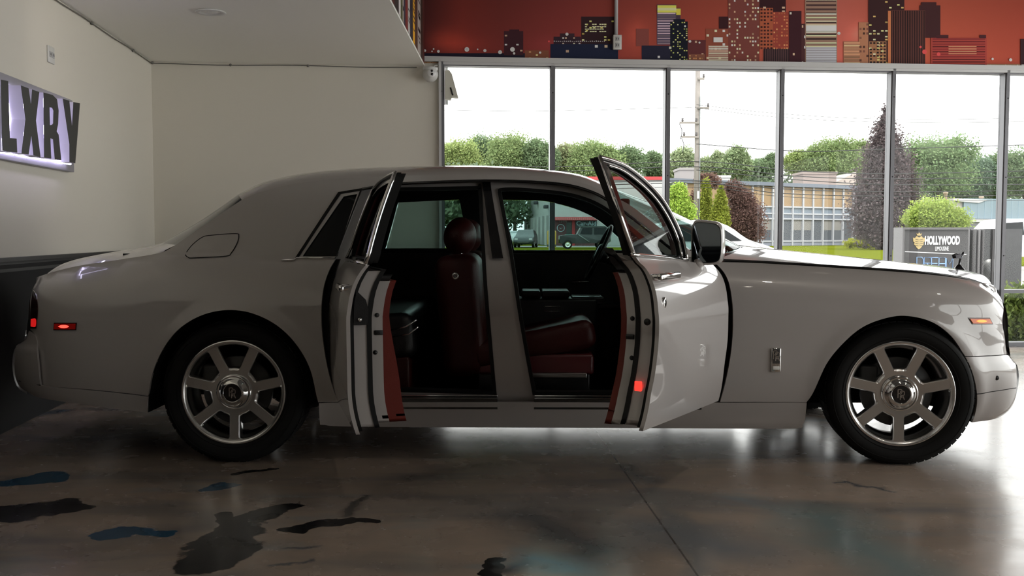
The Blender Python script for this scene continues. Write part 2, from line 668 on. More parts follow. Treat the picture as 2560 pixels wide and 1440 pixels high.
mb = MB(); mb.box(sm[-1] - .03, sm[-1] + .03, -.02, .16, 0, HEAD, BW); mb.box(sm[-1], S_END, 0, .2, 0, HEAD, BW)
tag(mb.build('trim_5', M_ALU), kind='structure')
# left jamb lining and the pale head trim under the mural
mb = MB(); mb.box(S_J - .015, S_J + .012, -.05, .2, 0, HEAD, BW)
tag(mb.build('trim_6', M_ALUL), kind='structure')
s60 = back_s(1061, 160)
mb = MB(); mb.box(s60, S_END, -.05, .0, HEAD - .015, HEAD + .035, BW); mb.box(S_J, S_END, -.03, .02, HEAD - .04, HEAD - .015, BW)
tag(mb.build('trim_7', M_ALUL), kind='structure')

for i in range(4):
    a, c = .5 + i * (RE - .5) / 4, .5 + (i + 1) * (RE - .5) / 4
    f = MB()
    f.box(a - .03, a + .03, 0, .15, .12, RH, RW); f.box(a, c, 0, .15, RH - .05, RH, RW); f.box(a, c, 0, .15, .12, .17, RW)
    fo = tag(f.build('window_%d' % (20 + i), M_ALU), kind='structure')
    p = MB(); p.box(a + .03, c - .03, .07, .078, .17, RH - .05, RW); p.build('pane', M_PANE, fo)

portal('window_wall_portal', BW @ Vector(((sm[0] + sm[-1]) / 2, .25, HEAD / 2)), (math.radians(90), 0, math.radians(5)), sm[-1] - sm[0], HEAD)
portal('right_wall_portal', RW @ Vector((.25 + RE / 2, .3, RH / 2)), (math.radians(90), 0, math.radians(-85)), RE - .5, RH)
# ================================================================== THE CAR
# car coordinates: x forward, y inward from the near side's widest plane, z up
CAR_Y, CAR_YAW, WID = 5.20, math.radians(-0.8), 1.99
CAR = Matrix.Translation((0, CAR_Y, 0)) @ Matrix.Rotation(CAR_YAW, 4, 'Z')
CARI = CAR.inverted()
_o = CARI @ Vector((0, 0, CAM_H))
car = empty('luxury_sedan', (0, CAR_Y, 0), CAR_YAW)
tag(car, 'white four-door luxury sedan with both near doors swung open and polished seven-spoke wheels', 'car')


def cl(px, py, y=0.0):
    """car-local (x, z) seen at a pixel on the lengthwise plane y"""
    d = CARI.to_3x3() @ ray(px, py)
    k = (y - _o.y) / d.y
    p = _o + d * k
    return p.x, p.z


def dense(pts, n=10):
    q = spline([(a, b) for a, b in pts], n)
    q = np.array(q)
    return q[:, 0], q[:, 1]


# shoulder height along the body, nose and tail outlines, all from the side view
ZX, ZZ = dense([cl(px, py, .15) for px, py in ((40, 712), (90, 694), (140, 679), (200, 665), (300, 650), (400, 637), (480, 634), (700, 641), (1000, 642),
                (1280, 643), (1600, 647), (1780, 651), (1900, 656), (2100, 668), (2300, 682), (2420, 697), (2480, 711), (2540, 740))])
_n = [cl(px, py, y) for px, py, y in ((2440, 690, .58), (2484, 711, .56), (2498, 735, .50), (2507, 790, .43), (2513, 850, .40), (2517, 885, .40), (2517, 960, .40), (2512, 1060, .40))]
_b = [cl(px, py, .40) for px, py in ((2508, 870), (2520, 889), (2534, 903), (2541, 930), (2542, 960), (2538, 1000), (2526, 1026), (2500, 1046), (2470, 1062))]
_r = [cl(px, py, y) for px, py, y in ((105, 680, .55), (90, 694, .53), (80, 722, .45), (76, 780, .36), (74, 822, .35), (74, 900, .35), (78, 980, .36), (85, 1040, .37))]
_rb = [cl(px, py, .35) for px, py in ((70, 832), (64, 850), (46, 860), (38, 885), (37, 930), (45, 962), (64, 978), (90, 995), (130, 1015))]


def zprof(pts):
    x, z = dense(pts)
    i = np.argsort(z)
    return z[i], x[i]


NOSE, BUMPF, TAIL, BUMPR = zprof(_n), zprof(_b), zprof(_r), zprof(_rb)
HUBR, HUBF = cl(585, 985, .05), cl(2248, 995, .05)


def sstep(a, b, x):
    t = np.clip((x - a) / (b - a), 0, 1)
    return t * t * (3 - 2 * t)


XF0, XR0 = cl(2230, 700, .1)[0], cl(330, 700, .1)[0]


def ytop(x):
    """how far in the shoulder edge sits"""
    return .10 + .08 * sstep(cl(1650, 0, .1)[0], cl(1950, 0, .1)[0], x) + .10 * (1 - sstep(cl(120, 0, .1)[0], cl(480, 0, .1)[0], x))


def rz_(x):
    return .30 - .10 * sstep(cl(1650, 0, .1)[0], cl(1950, 0, .1)[0], x)


def side(x, z, nose=NOSE, tail=TAIL):
    x, z = np.asarray(x, float), np.asarray(z, float)
    zt = np.interp(x, ZX, ZZ)
    s = np.clip((z - (zt - rz_(x))) / rz_(x), 0, 1)
    y = ytop(x) * s ** 3
    h = np.clip(z - zt, 0, None)
    y = y + .24 * h + .25 * h * h
    y = y + .80 * np.clip(.55 - z, 0, None) ** 2 + 1.0 * np.clip(.26 - z, 0, None) ** 2
    y = y + .006 / (1 + np.exp(-(z - (zt - .22)) / .012))                       # feature line under the shoulder
    for hx, hz in (HUBR, HUBF):
        r = np.hypot(x - hx, z - hz)
        y = y - .016 * np.exp(-((r - .44) / .05) ** 2) * (z > .15)              # arch lips
    xn = np.interp(z, *nose)
    u = np.clip((x - XF0) / (xn - XF0), 0, .999)
    y = y + .42 * (1 - np.sqrt(1 - u ** 2.6))
    xr = np.interp(z, *tail)
    u = np.clip((XR0 - x) / (XR0 - xr), 0, .999)
    y = y + .36 * (1 - np.sqrt(1 - u ** 2.4))
    return y


def side_bf(x, z): return side(x, z, nose=BUMPF)
def side_br(x, z): return side(x, z, tail=BUMPR)


def cp(px, py, yf=side, off=0.0):
    """(x, z) of a pixel on the curved body side"""
    y = .05
    for _ in range(8):
        x, z = cl(px, py, y)
        y = float(yf(x, z)) + off
        y = min(y, .6)
    return x, z


def cps(pts, yf=side, off=0.0):
    return [cp(a, b, yf, off) for a, b in pts]


def inside(P, poly):
    x, z = P[:, 0], P[:, 1]
    r = np.zeros(len(P), bool)
    n = len(poly)
    for i in range(n):
        x1, z1 = poly[i]
        x2, z2 = poly[(i + 1) % n]
        c = (z1 > z) != (z2 > z)
        if z1 != z2:
            r ^= c & (x < (x2 - x1) * (z - z1) / (z2 - z1) + x1)
    return r


def seg_dist(P, poly):
    d = np.full(len(P), 1e9)
    n = len(poly)
    for i in range(n):
        a, b = np.array(poly[i]), np.array(poly[(i + 1) % n])
        ab = b - a
        t = np.clip(((P - a) @ ab) / max(ab @ ab, 1e-12), 0, 1)
        d = np.minimum(d, np.hypot(*(P - a - t[:, None] * ab).T))
    return d


def resample(poly, step):
    out = []
    n = len(poly)
    for i in range(n):
        a, b = np.array(poly[i]), np.array(poly[(i + 1) % n])
        k = max(1, int(math.ceil(np.hypot(*(b - a)) / step)))
        for j in range(k): out.append(tuple(a + (b - a) * j / k))
    return out


def triangulate(outline, holes=(), step=.03):
    loops = [resample(outline, step)] + [resample(h, step) for h in holes]
    vs, es = [], []
    for lp in loops:
        b = len(vs)
        vs += lp
        es += [(b + i, b + (i + 1) % len(lp)) for i in range(len(lp))]
    A = np.array(loops[0])
    gx = np.arange(A[:, 0].min() + step * .5, A[:, 0].max(), step)
    gz = np.arange(A[:, 1].min() + step * .5, A[:, 1].max(), step)
    if len(gx) and len(gz):
        G = np.array([(x, z) for x in gx for z in gz])
        k = inside(G, loops[0])
        for h in loops[1:]: k &= ~inside(G, h)
        G = G[k]
        if len(G):
            d = np.min([seg_dist(G, lp) for lp in loops], axis=0)
            vs += [tuple(g) for g in G[d > step * .45]]
    V, E, Fc, *_ = delaunay_2d_cdt([Vector(v) for v in vs], es, [], 0, 1e-7)
    V = np.array([tuple(v) for v in V])
    T = np.array([f for f in Fc if len(f) == 3])
    c = V[T].mean(axis=1)
    k = inside(c, loops[0])
    for h in loops[1:]: k &= ~inside(c, h)
    T = T[k]
    # orient
    a = V[T]
    s = (a[:, 1, 0] - a[:, 0, 0]) * (a[:, 2, 1] - a[:, 0, 1]) - (a[:, 1, 1] - a[:, 0, 1]) * (a[:, 2, 0] - a[:, 0, 0])
    T[s < 0] = T[s < 0][:, ::-1]
    return V, T


def panel(name, outline, mats, holes=(), yf=side, off=0.0, thick=.02, step=.03, parent=None, far=False, T4=None, side_mat=0, inner_mat=0,
          toff=None, hole_mat=None):
    """a sheet cut to an (x, z) outline, bent over the body side and given thickness"""
    V, T = triangulate(outline, holes, step)
    x, z = V[:, 0], V[:, 1]
    y = yf(x, z) + off
    e = 1e-3
    nx = (yf(x + e, z) - yf(x - e, z)) / (2 * e)
    nz = (yf(x, z + e) - yf(x, z - e)) / (2 * e)
    N = np.stack([nx, -np.ones_like(nx), nz], 1)
    N /= np.linalg.norm(N, axis=1)[:, None]
    n = len(V)
    th = thick if toff is None else toff(x, z)
    outer = np.stack([x, y, z], 1)
    inner = np.stack([x, y + th, z], 1)
    from collections import Counter
    cnt = {}
    for t in T:
        for i in range(3):
            a, b = int(t[i]), int(t[(i + 1) % 3])
            cnt[(a, b)] = 1
    bd = [(a, b) for (a, b) in cnt if (b, a) not in cnt]
    verts = np.concatenate([outer, inner, outer, inner])
    faces = [tuple(int(i) for i in t) for t in T] + [tuple(int(i) + n for i in t[::-1]) for t in T]
    faces += [(b + 2 * n, a + 2 * n, a + 3 * n, b + 3 * n) for a, b in bd]
    mi = [0] * len(T) + [inner_mat] * len(T) + [side_mat] * len(bd)
    if hole_mat is not None and holes:
        mid = np.array([(V[a] + V[b]) / 2 for a, b in bd])
        dh = np.min([seg_dist(mid, h) for h in holes], axis=0)
        hm = dh < seg_dist(mid, outline)
        mi[2 * len(T):] = [hole_mat if q else side_mat for q in hm]
    norm = np.zeros_like(verts)
    norm[:n] = N
    norm[n:2 * n] = -N
    if far:
        verts[:, 1] = WID - verts[:, 1]
        norm[:, 1] *= -1
        faces = [f[::-1] for f in faces]
    if T4 is not None:
        R = np.array(T4.to_3x3())
        verts = verts @ R.T + np.array(T4.translation)
        norm = norm @ R.T
    me = bpy.data.meshes.new(name)
    me.from_pydata([tuple(v) for v in verts], [], faces)
    for m in (mats if isinstance(mats, (list, tuple)) else [mats]): me.materials.append(m)
    me.polygons.foreach_set('use_smooth', [True] * len(T) * 2 + [False] * len(bd))
    me.polygons.foreach_set('material_index', mi)
    me.update()
    me.normals_split_custom_set_from_vertices([tuple(v) for v in norm])
    return link(name, me, parent or car)


def offset_poly(poly, d):
    """shrink (d>0) an outline"""
    P = np.array(poly)
    area = 0.5 * np.sum(P[:, 0] * np.roll(P[:, 1], -1) - np.roll(P[:, 0], -1) * P[:, 1])
    sg = 1 if area > 0 else -1
    n = len(P)
    out = []
    for i in range(n):
        a, b, c = P[i - 1], P[i], P[(i + 1) % n]
        e1, e2 = b - a, c - b
        e1 = e1 / max(np.hypot(*e1), 1e-9)
        e2 = e2 / max(np.hypot(*e2), 1e-9)
        n1, n2 = np.array([-e1[1], e1[0]]) * sg, np.array([-e2[1], e2[0]]) * sg
        m = n1 + n2
        q = m @ m
        m = m * (2 / q) if q > .3 else n1
        out.append(tuple(b + m * d))
    return out


# ------------------------------------------------------------------ car materials
PAINT = mat('white_pearl_paint', (0.39, 0.362, 0.347), 0.35, coat=1.0, spec=0.4)
GLOSSK = mat('gloss_black', (0.006, 0.006, 0.007), 0.12, coat=0.6)
RUBBER = mat('black_rubber', (0.008, 0.008, 0.008), 0.75, spec=0.2)
SEAL = mat('black_door_seal', (0.006, 0.006, 0.006), 0.6, spec=0.25)
CHROME = mat('chrome', (0.72, 0.71, 0.70), 0.08, metal=1.0)
ALLOY = mat('polished_alloy', (0.76, 0.75, 0.74), 0.24, metal=1.0)
REDL = mat('shaded_red_leather', (0.040, 0.0045, 0.0038), 0.42, spec=0.35, bump=0.15, bscale=220)  # red seat leather with the cabin's shade darkened into its colour
MAROON = mat('maroon_trim', (0.075, 0.009, 0.012), 0.4, coat=0.3)
DOORRED = mat('red_door_leather', (0.13, 0.013, 0.007), 0.5, spec=0.3, bump=0.1, bscale=220)
BLKL = mat('black_leather', (0.008, 0.008, 0.009), 0.38, spec=0.45, bump=0.1, bscale=200)
CARPET = mat('black_carpet', (0.006, 0.006, 0.006), 0.95, spec=0.05)
UNDER = mat('underbody_black', (0.006, 0.006, 0.006), 0.9, spec=0.1)
CARGL = glass('green_tinted_car_glass', (0.46, 0.58, 0.56), 0.05)
DOORGL = glass('clear_car_glass', (0.72, 0.78, 0.77), 0.07)
DARKGL = mat('privacy_glass', (0.003, 0.004, 0.005), 0.08, spec=0.2)
AMBER = mat('amber_lens_lit', (0.5, 0.10, 0.01), 0.25, emit=(1.0, 0.16, 0.005), estr=0.22)
AMBERC = mat('amber_bulb_glow', (0.9, 0.3, 0.02), 0.3, emit=(1.0, 0.33, 0.02), estr=1.15)
REDLENS = mat('red_lens', (0.14, 0.004, 0.004), 0.2, emit=(1.0, 0.02, 0.01), estr=0.06, coat=0.5)
REDGLOW = mat('red_bulb_glow', (0.8, 0.03, 0.02), 0.3, emit=(1.0, 0.06, 0.04), estr=2.6)
REDDIM = mat('red_lamp_lit', (0.5, 0.01, 0.01), 0.3, emit=(1.0, 0.02, 0.02), estr=0.5)

# ------------------------------------------------------------------ side panel: tail, quarter, roof rail and windscreen pillar in one pressing
ARCH_R = [(370, 1026), (371, 985), (385, 920), (415, 860), (455, 816), (510, 786), (570, 775), (630, 783), (690, 812), (740, 860), (776, 925), (795, 1004)]
ARCH_F = [(2016, 1006), (2031, 985), (2065, 912), (2110, 856), (2160, 816), (2220, 794), (2270, 790), (2330, 805), (2378, 840), (2412, 889)]
QEDGE = [(845, 1005), (826, 950), (811, 880), (803, 800), (807, 730), (820, 682), (838, 648)]           # rear door shut line
CPIL = [(838, 648), (872, 560), (905, 473)]
DRIP = [(905, 473), (980, 461), (1100, 455), (1250, 452), (1400, 460), (1480, 480), (1530, 508)]
APIL = [(1530, 508), (1580, 545), (1640, 592), (1700, 640)]
APIL2 = [(1760, 648), (1705, 612), (1640, 562), (1575, 513), (1530, 490)]
RTOP = [(1530, 490), (1480, 466), (1430, 451), (1350, 441), (1250, 437), (1100, 437), (960, 441), (850, 447), (760, 456), (700, 467), (645, 482), (604, 500)]
CEDGE = [(604, 500), (520, 556), (440, 612)]
TRUNKE = [(440, 612), (400, 632), (300, 649), (200, 664), (140, 678), (92, 693)]
TAILE = [(92, 693), (81, 722), (77, 780), (75, 822)]
QREAR = [(75, 822), (88, 838), (92, 870), (96, 920), (101, 962)]
QBOT = [(101, 962), (230, 974), (369, 990)]
side_out = path(cps(QBOT), cps(ARCH_R[1:]), cps([(795, 1006), (845, 1005)]), cps(QEDGE), cps(CPIL), cps(DRIP), cps(APIL), cps([(1700, 640), (1760, 648)]),
                cps(APIL2), cps(RTOP), cps(CEDGE), cps(TRUNKE), cps(TAILE), cps(QREAR))
QWIN = cps([(756, 641), (859, 491), (893, 485), (842, 641)])
panel('side_panel', side_out, PAINT, [QWIN], step=.035)
panel('quarter_window', QWIN, DARKGL, off=.012, thick=.006, step=.06)
# black outline and chrome finisher round the quarter window
fr_o = path(cps([(737, 646), (846, 480)]), cps([(846, 480), (907, 470)]), cps([(907, 470), (839, 646)]))
fr_i = path(cps([(747, 643), (852, 485)]), cps([(852, 485), (900, 477)]), cps([(900, 477), (839, 643)]))
panel('quarter_window_seal', fr_o, SEAL, [fr_i], off=-.004, thick=.01, step=.05)
st = MB()
pts = [cp(a, b) for a, b in ((705, 650), (736, 650), (742, 645), (800, 645), (838, 645))]
st.tube([(x, float(side(x, z)) - .006, z) for x, z in pts], .0065, 6)
st.build('waist_moulding', CHROME, car)
# fuel flap outline
ff = path(cps([(466, 642), (464, 634), (480, 612), (506, 592), (530, 587), (590, 583), (598, 590), (594, 608), (580, 632), (566, 641), (500, 645), (474, 646)]), n=5)
panel('fuel_flap_seam', ff, SEAL, [offset_poly(ff, .0045)], off=-.0034, thick=.006, step=.02)
panel('fuel_flap', offset_poly(ff, .0045), PAINT, off=-.003, thick=.004, step=.03)

# far side: closed doors, so one pressing with window openings cut at the glass seen through the cabin
fw_r = [cl(a, b, WID - .20) for a, b in ((962, 621), (998, 507), (1150, 500), (1172, 621))]
fw_f = path([cl(a, b, WID - .22) for a, b in ((1285, 626), (1256, 500))], [cl(a, b, WID - .24) for a, b in ((1256, 500), (1350, 502), (1400, 511), (1450, 527), (1500, 553), (1555, 600))],
            [cl(a, b, WID - .20) for a, b in ((1555, 600), (1580, 626))])
SILLB = [(2013, 1050), (2006, 1063), (1996, 1071), (1900, 1072), (1500, 1070), (905, 1067), (800, 1062)]
ARCHF_ALL = [(2013, 1050), (2031, 985), (2065, 912), (2110, 856), (2160, 816), (2220, 794), (2270, 790), (2330, 805), (2378, 840), (2412, 889)]
far_out = path(cps(QBOT), cps(ARCH_R[1:]), cps([(795, 1006), (800, 1062)]), cps(SILLB[::-1]), cps(ARCHF_ALL), cps([(2412, 889), (2517, 885)]),
               cps([(2516.5, 885), (2512.5, 850), (2506.5, 790), (2497, 735), (2484, 713)]), cps([(2484, 712), (2420, 697), (2300, 682), (2100, 668), (1900, 656), (1780, 651)]),
               cps([(1780, 651), (1760, 648)]), cps(APIL2), cps(RTOP), cps(CEDGE), cps(TRUNKE), cps(TAILE), cps(QREAR))
panel('far_side_panel', far_out, [PAINT, BLKL], [fw_r, fw_f, QWIN], step=.05, far=True, thick=.05, inner_mat=1)
panel('far_rear_door_glass', fw_r, CARGL, off=.02, thick=.004, step=.08, far=True)
panel('far_front_door_glass', fw_f, CARGL, off=.02, thick=.004, step=.08, far=True)
panel('far_quarter_window', QWIN, DARKGL, off=.012, thick=.006, step=.08, far=True)

# ------------------------------------------------------------------ front wing, bumpers, sill
FREAR = [(1800, 1005), (1815, 950), (1829, 870), (1833, 790), (1826, 722), (1812, 684), (1786, 655)]
HOODL = [(1786, 655), (1900, 658), (2100, 670), (2300, 684), (2420, 699), (2483, 713)]
NOSEE = [(2484, 714), (2497, 735), (2506.5, 790), (2512.5, 850), (2516.5, 885)]
wing_out = path(cps(ARCH_F[::-1]), cps([(2016, 1006), (1800, 1005)]), cps(FREAR), cps(HOODL), cps(NOSEE), cps([(2516.5, 885), (2412, 890)]))
panel('front_wing', wing_out, PAINT, step=.03)
BFE = [(2515, 887), (2522, 890), (2535, 904), (2541, 930), (2541.5, 960), (2537.5, 1000), (2525, 1026), (2499, 1044)]
bf_out = path(cps([(2413, 892), (2515, 887)], side_bf), cps(BFE, side_bf), cps([(2499, 1044), (2470, 1051), (2430, 1056)], side_bf),
              cps([(2430, 1056), (2443, 1000), (2434, 940), (2413, 892)], side_bf))
panel('front_bumper', bf_out, PAINT, yf=side_bf, step=.025)
bs = [cp(a, b, side_bf) for a, b in ((2442, 985), (2480, 979), (2525, 972), (2540, 970))]
sb = MB(); sb.tube([(x, float(side_bf(x, z)) - .0005, z) for x, z in spline(bs, 5)], .0022, 5)
sb.build('front_bumper_seam', SEAL, car)
BRE = [(72, 828), (64, 849), (46, 860), (38.5, 885), (37.5, 930), (45.5, 961), (64, 977), (92, 993)]
br_out = path(cps(BRE, side_br), cps([(92, 993), (200, 1010), (369, 1032)], side_br), cps([(369, 1032), (369, 992)], side_br),
              cps([(369, 992), (230, 976), (101, 964)], side_br), cps([(101, 964), (96, 920), (92, 870), (88, 840), (72, 828)], side_br))
panel('rear_bumper', br_out, PAINT, yf=side_br, step=.03)
vs_ = [cp(a, b, side_br) for a, b in ((47, 952), (101, 963))]
sb = MB(); sb.tube([(x, float(side_br(x, z)) - .0005, z) for x, z in vs_], .003, 5)
sb.build('rear_bumper_seam', SEAL, car)
sill_out = path(cps([(797, 1008), (1100, 1006), (1800, 1007)]), cps([(1800, 1007), (2017, 1007)]), cps(SILLB), cps([(800, 1062), (797, 1008)]))
panel('sill', sill_out, PAINT, step=.04, off=.002, thick=.03)

# ------------------------------------------------------------------ bonnet, roof, boot, screens
def xs(px, y): return cl(px, 650, y)[0]


HCX, HCZ = dense([cl(a, b, .995) for a, b in ((1800, 608), (1845, 613), (1950, 624), (2100, 639), (2250, 655), (2330, 663), (2392, 673), (2420, 679))])
hood = MB()
rows = []
hx0, hx1 = cp(1790, 654)[0], cp(2482, 712)[0]
for i in range(41):
    t = i / 40
    xe = hx0 + (hx1 - hx0) * (1 - (1 - t) ** 1.25)
    ze = float(np.interp(xe, ZX, ZZ)) + .003
    ye = float(side(xe, ze)) + .012
    xc = xs(1845, .995) + (2.85 - xs(1845, .995)) * t
    zc = float(np.interp(xc, HCX, HCZ))
    row = []
    for j in range(33):
        y = ye + (WID - 2 * ye) * j / 32
        q = abs(y - WID / 2) / (WID / 2 - ye)
        z = ze + (zc - ze) * (1 - q ** 2.3) + .008 * math.exp(-((abs(y - WID / 2) - .38) / .05) ** 2) * (1 - t)
        row.append((xc + (xe - xc) * q ** 2.2, y, z))
    rows.append(row)
HOOD_F = rows[-1]
hood.grid(rows)
hood.build('bonnet', PAINT, car)
hb = MB(); hb.grid([[(x, y, z - .02) for x, y, z in r] for r in rows[::4]])
hb.build('bonnet_lining', UNDER, car)
# chrome strip along the bonnet shut line
cs = [(r[0][0], r[0][1] - .012, r[0][2] + .001) for r in rows]
hs = MB(); hs.tube(cs, .006, 6); hs.build('bonnet_shut_line', GLOSSK, car)

RNX, RNZ = [], []
rp = [cp(a, b) for a, b in RTOP][::-1]
rpx, rpz = dense(rp, 6)
RCX, RCZ = dense([cl(a, b, .80) for a, b in ((592, 487), (640, 461), (700, 444), (760, 433), (850, 424), (960, 418), (1100, 416), (1200, 416), (1300, 421), (1400, 431), (1450, 440), (1490, 455))])
roof = MB()
rows = []
NR = 48
for i in range(NR + 1):
    t = i / NR
    xe = rpx[0] + (rpx[-1] - rpx[0]) * t
    ze = float(np.interp(xe, rpx, rpz))
    yE = float(side(xe, ze))
    xc = RCX[0] + (RCX[-1] + .06 - RCX[0]) * t
    zc = float(np.interp(xc, RCX, RCZ))
    if xc > RCX[-1]: zc -= .45 * (xc - RCX[-1])
    P0, P3 = np.array([xe, yE, ze]), np.array([xc, WID / 2, zc])
    hh = max(zc - ze, .01)
    P1 = np.array([xe + (xc - xe) * .1, yE + .45 * hh * .7, ze + hh * .7])
    P2 = np.array([xe + (xc - xe) * .7, yE + (WID / 2 - yE) * .42, zc])
    near = []
    for j in range(15):
        q = j / 14
        near.append(tuple((1 - q) ** 3 * P0 + 3 * (1 - q) ** 2 * q * P1 + 3 * (1 - q) * q * q * P2 + q ** 3 * P3))
    rows.append(near + [(x, WID - y, z) for x, y, z in near[-2::-1]])
roof.grid(rows)
roof.build('roof', PAINT, car)
hl = MB(); hl.grid([[(x, y, z - .05) for x, y, z in r[3:-3]] for r in rows[2:-1:3]])
hl.build('headlining', BLKL, car)
ROOF_F, ROOF_R = rows[-1], rows[0]

# boot lid between the two shoulders
BCX, BCZ = dense([cl(a, b, .9) for a, b in ((70, 705), (95, 684), (150, 661), (220, 644), (300, 629), (410, 610), (440, 602))])
boot = MB()
rows = []
x0, x1 = cp(95, 692)[0], cp(440, 614)[0]
xc0, xc1 = x0 + .05, cl(428, 606, .9)[0]
for i in range(31):
    t = i / 30
    xe = x0 + (x1 - x0) * t
    if xe < cp(400, 632)[0]: ze = float(np.interp(xe, ZX, ZZ))
    else:
        a, b = cp(400, 632), cp(440, 612)
        ze = a[1] + (b[1] - a[1]) * (xe - a[0]) / (b[0] - a[0])
    yE = float(side(xe, ze))
    xc = xc0 + (xc1 - xc0) * t
    zc = float(np.interp(xc, BCX, BCZ))
    row = []
    for j in range(29):
        y = yE + (WID - 2 * yE) * j / 28
        s = abs(y - WID / 2) / (WID / 2 - yE)
        row.append((xc + (xe - xc) * s ** 2.2, y, zc + (ze - zc) * s ** 3))
    rows.append(row)
boot.grid(rows)
BOOT_R = rows[0]
boot.build('boot_lid', PAINT, car)
BOOT_F = rows[-1]

# rear screen and windscreen
def screen(name, bottom, top, m, n=14, bulge=.02, parent=car):
    g = MB()
    k = 25
    def rs(row):
        a = np.array(row)
        return [a[int(round(i * (len(a) - 1) / (k - 1)))] for i in range(k)]
    A, B = rs(bottom), rs(top)
    g.grid([[tuple(A[j] * (1 - i / n) + B[j] * (i / n) + np.array([0, 0, bulge * math.sin(math.pi * i / n)])) for j in range(k)] for i in range(n + 1)])
    return g.build(name, m, parent)


screen('rear_screen', BOOT_F, ROOF_R, DARKGL, bulge=-.012)
wb = []
for j in range(25):
    y = .17 + (WID - .34) * j / 24
    s = abs(y - WID / 2) / (WID / 2 - .17)
    a, c = cp(1752, 646), cl(1842, 614, .995)
    wb.append((c[0] + (a[0] - c[0]) * s ** 2, y, c[1] + (a[1] + .0 - c[1]) * s ** 2))
wt = []
ap = [cp(a, b) for a, b in ((1530, 490),)][0]
ya = float(side(*ap))
for j in range(25):
    y = ya + (WID - 2 * ya) * j / 24
    s = abs(y - WID / 2) / (WID / 2 - ya)
    rr = np.array(ROOF_F)
    wt.append((float(np.interp(y, rr[:, 1], rr[:, 0])), y, float(np.interp(y, rr[:, 1], rr[:, 2]))))
screen('windscreen', wb, wt, CARGL, bulge=.03)
cw = MB()                                                           # scuttle between windscreen and bonnet
cw.grid([[(x, y, z - .004) for x, y, z in wb], [(x + .14, y, z - .035) for x, y, z in wb]])
cw.build('scuttle', GLOSSK, car)
wp = MB()
c0 = cl(1815, 634, .55)
wp.tube([(c0[0] - .02, .5, c0[1]), (c0[0], .8, c0[1] + .03), (c0[0] - .05, 1.2, c0[1] + .06)], .009, 6)
wp.tube([(c0[0] - .02, .5, c0[1] - .03), (c0[0] - .02, .5, c0[1] + .02)], .02, 8)
wp.build('wiper', CHROME, car)
# ------------------------------------------------------------------ nose, tail, underside
def close_end(name, prof, z0, z1, yf, m, bulge, extra=None, n=14):
    g = MB()
    rows = []
    for i in range(n + 1):
        z = z0 + (z1 - z0) * i / n
        xn = float(np.interp(z, *prof))
        sgn = 1 if xn > 0 else -1
        y = float(yf(xn - sgn * .004, z))
        xi = xn - sgn * .05                                              # lap the edge under the side pressing
        yi = float(yf(xi, z)) + .006
        rows.append([(xi, yi, z)] + [(xn - sgn * .004 + sgn * bulge * (1 - (2 * j / 20 - 1) ** 2), y + (WID - 2 * y) * j / 20, z) for j in range(21)] + [(xi, WID - yi, z)])
    if extra is not None:
        e = np.array(extra)
        q = [tuple(e[int(round(j * (len(e) - 1) / 20))]) for j in range(21)]
        rows.append([q[0]] + q + [q[-1]])
    if prof[1][0] < 0: rows = [r[::-1] for r in rows]
    g.grid(rows)
    return g.build(name, m, car)


zsf, zst = cp(2510, 887)[1], cp(2484, 716)[1]
close_end('nose_panel', NOSE, zsf - .05, zst, side, PAINT, .05, HOOD_F)
close_end('front_bumper_face', BUMPF, cp(2500, 1044, side_bf)[1], zsf + .01, side_bf, PAINT, .09)
close_end('tail_panel', TAIL, cp(78, 860)[1], cp(88, 700)[1], side, PAINT, -.03, BOOT_R)
close_end('rear_bumper_face', BUMPR, cp(92, 993, side_br)[1], cp(70, 832, side_br)[1], side_br, PAINT, .02)

gr = MB()                                                           # radiator grille with vertical slats
gr.rbox(2.76, 2.845, .66, .69, .42, .89, .008); gr.rbox(2.76, 2.845, 1.30, 1.33, .42, .89, .008)
gr.rbox(2.75, 2.845, .66, 1.33, .875, .90, .008); gr.rbox(2.76, 2.845, .66, 1.33, .42, .45, .008)
go = gr.build('grille', CHROME, car)
sl = MB(); sl.rbox(2.79, 2.838, -.007, .007, .45, .88, .003, 2)
slm = sl.mesh('slat', CHROME)
for k in range(19): link('slat', slm, go, (0, .72 + k * .55 / 18, 0))
bk = MB(); bk.box(2.77, 2.785, .68, 1.31, .44, .88); bk.build('grille_backing', UNDER, go)
for y in (.53, WID - .53):
    h = MB(); h.rbox(2.70, 2.77, y - .12, y + .12, .74, .84, .02)
    h.build('headlamp', mat('headlamp_lens', (.5, .52, .55), .1, coat=1), car)

for nm, pts in (('front_wheel_liner', ARCHF_ALL + [(2434, 940), (2443, 1000), (2430, 1056)]), ('rear_wheel_liner', [(369, 1032)] + ARCH_R[1:] + [(800, 1060)])):
    q = spline(cps(pts), 4)
    for far in (0, 1):
        g = MB()
        ys = lambda x, z: min(float(side(x, z)), .3) + .012
        A = [(x, ys(x, z), z) for x, z in q]
        B = [(x, .62, z) for x, z in q]
        if far: A = [(x, WID - y, z) for x, y, z in A]; B = [(x, WID - y, z) for x, y, z in B]
        g.grid([A, B])
        c = (sum(p[0] for p in B) / len(B), B[0][1], .3)
        g.add(B + [c], [(i, i + 1, len(B)) for i in range(len(B) - 1)])
        g.build(nm, UNDER, car)

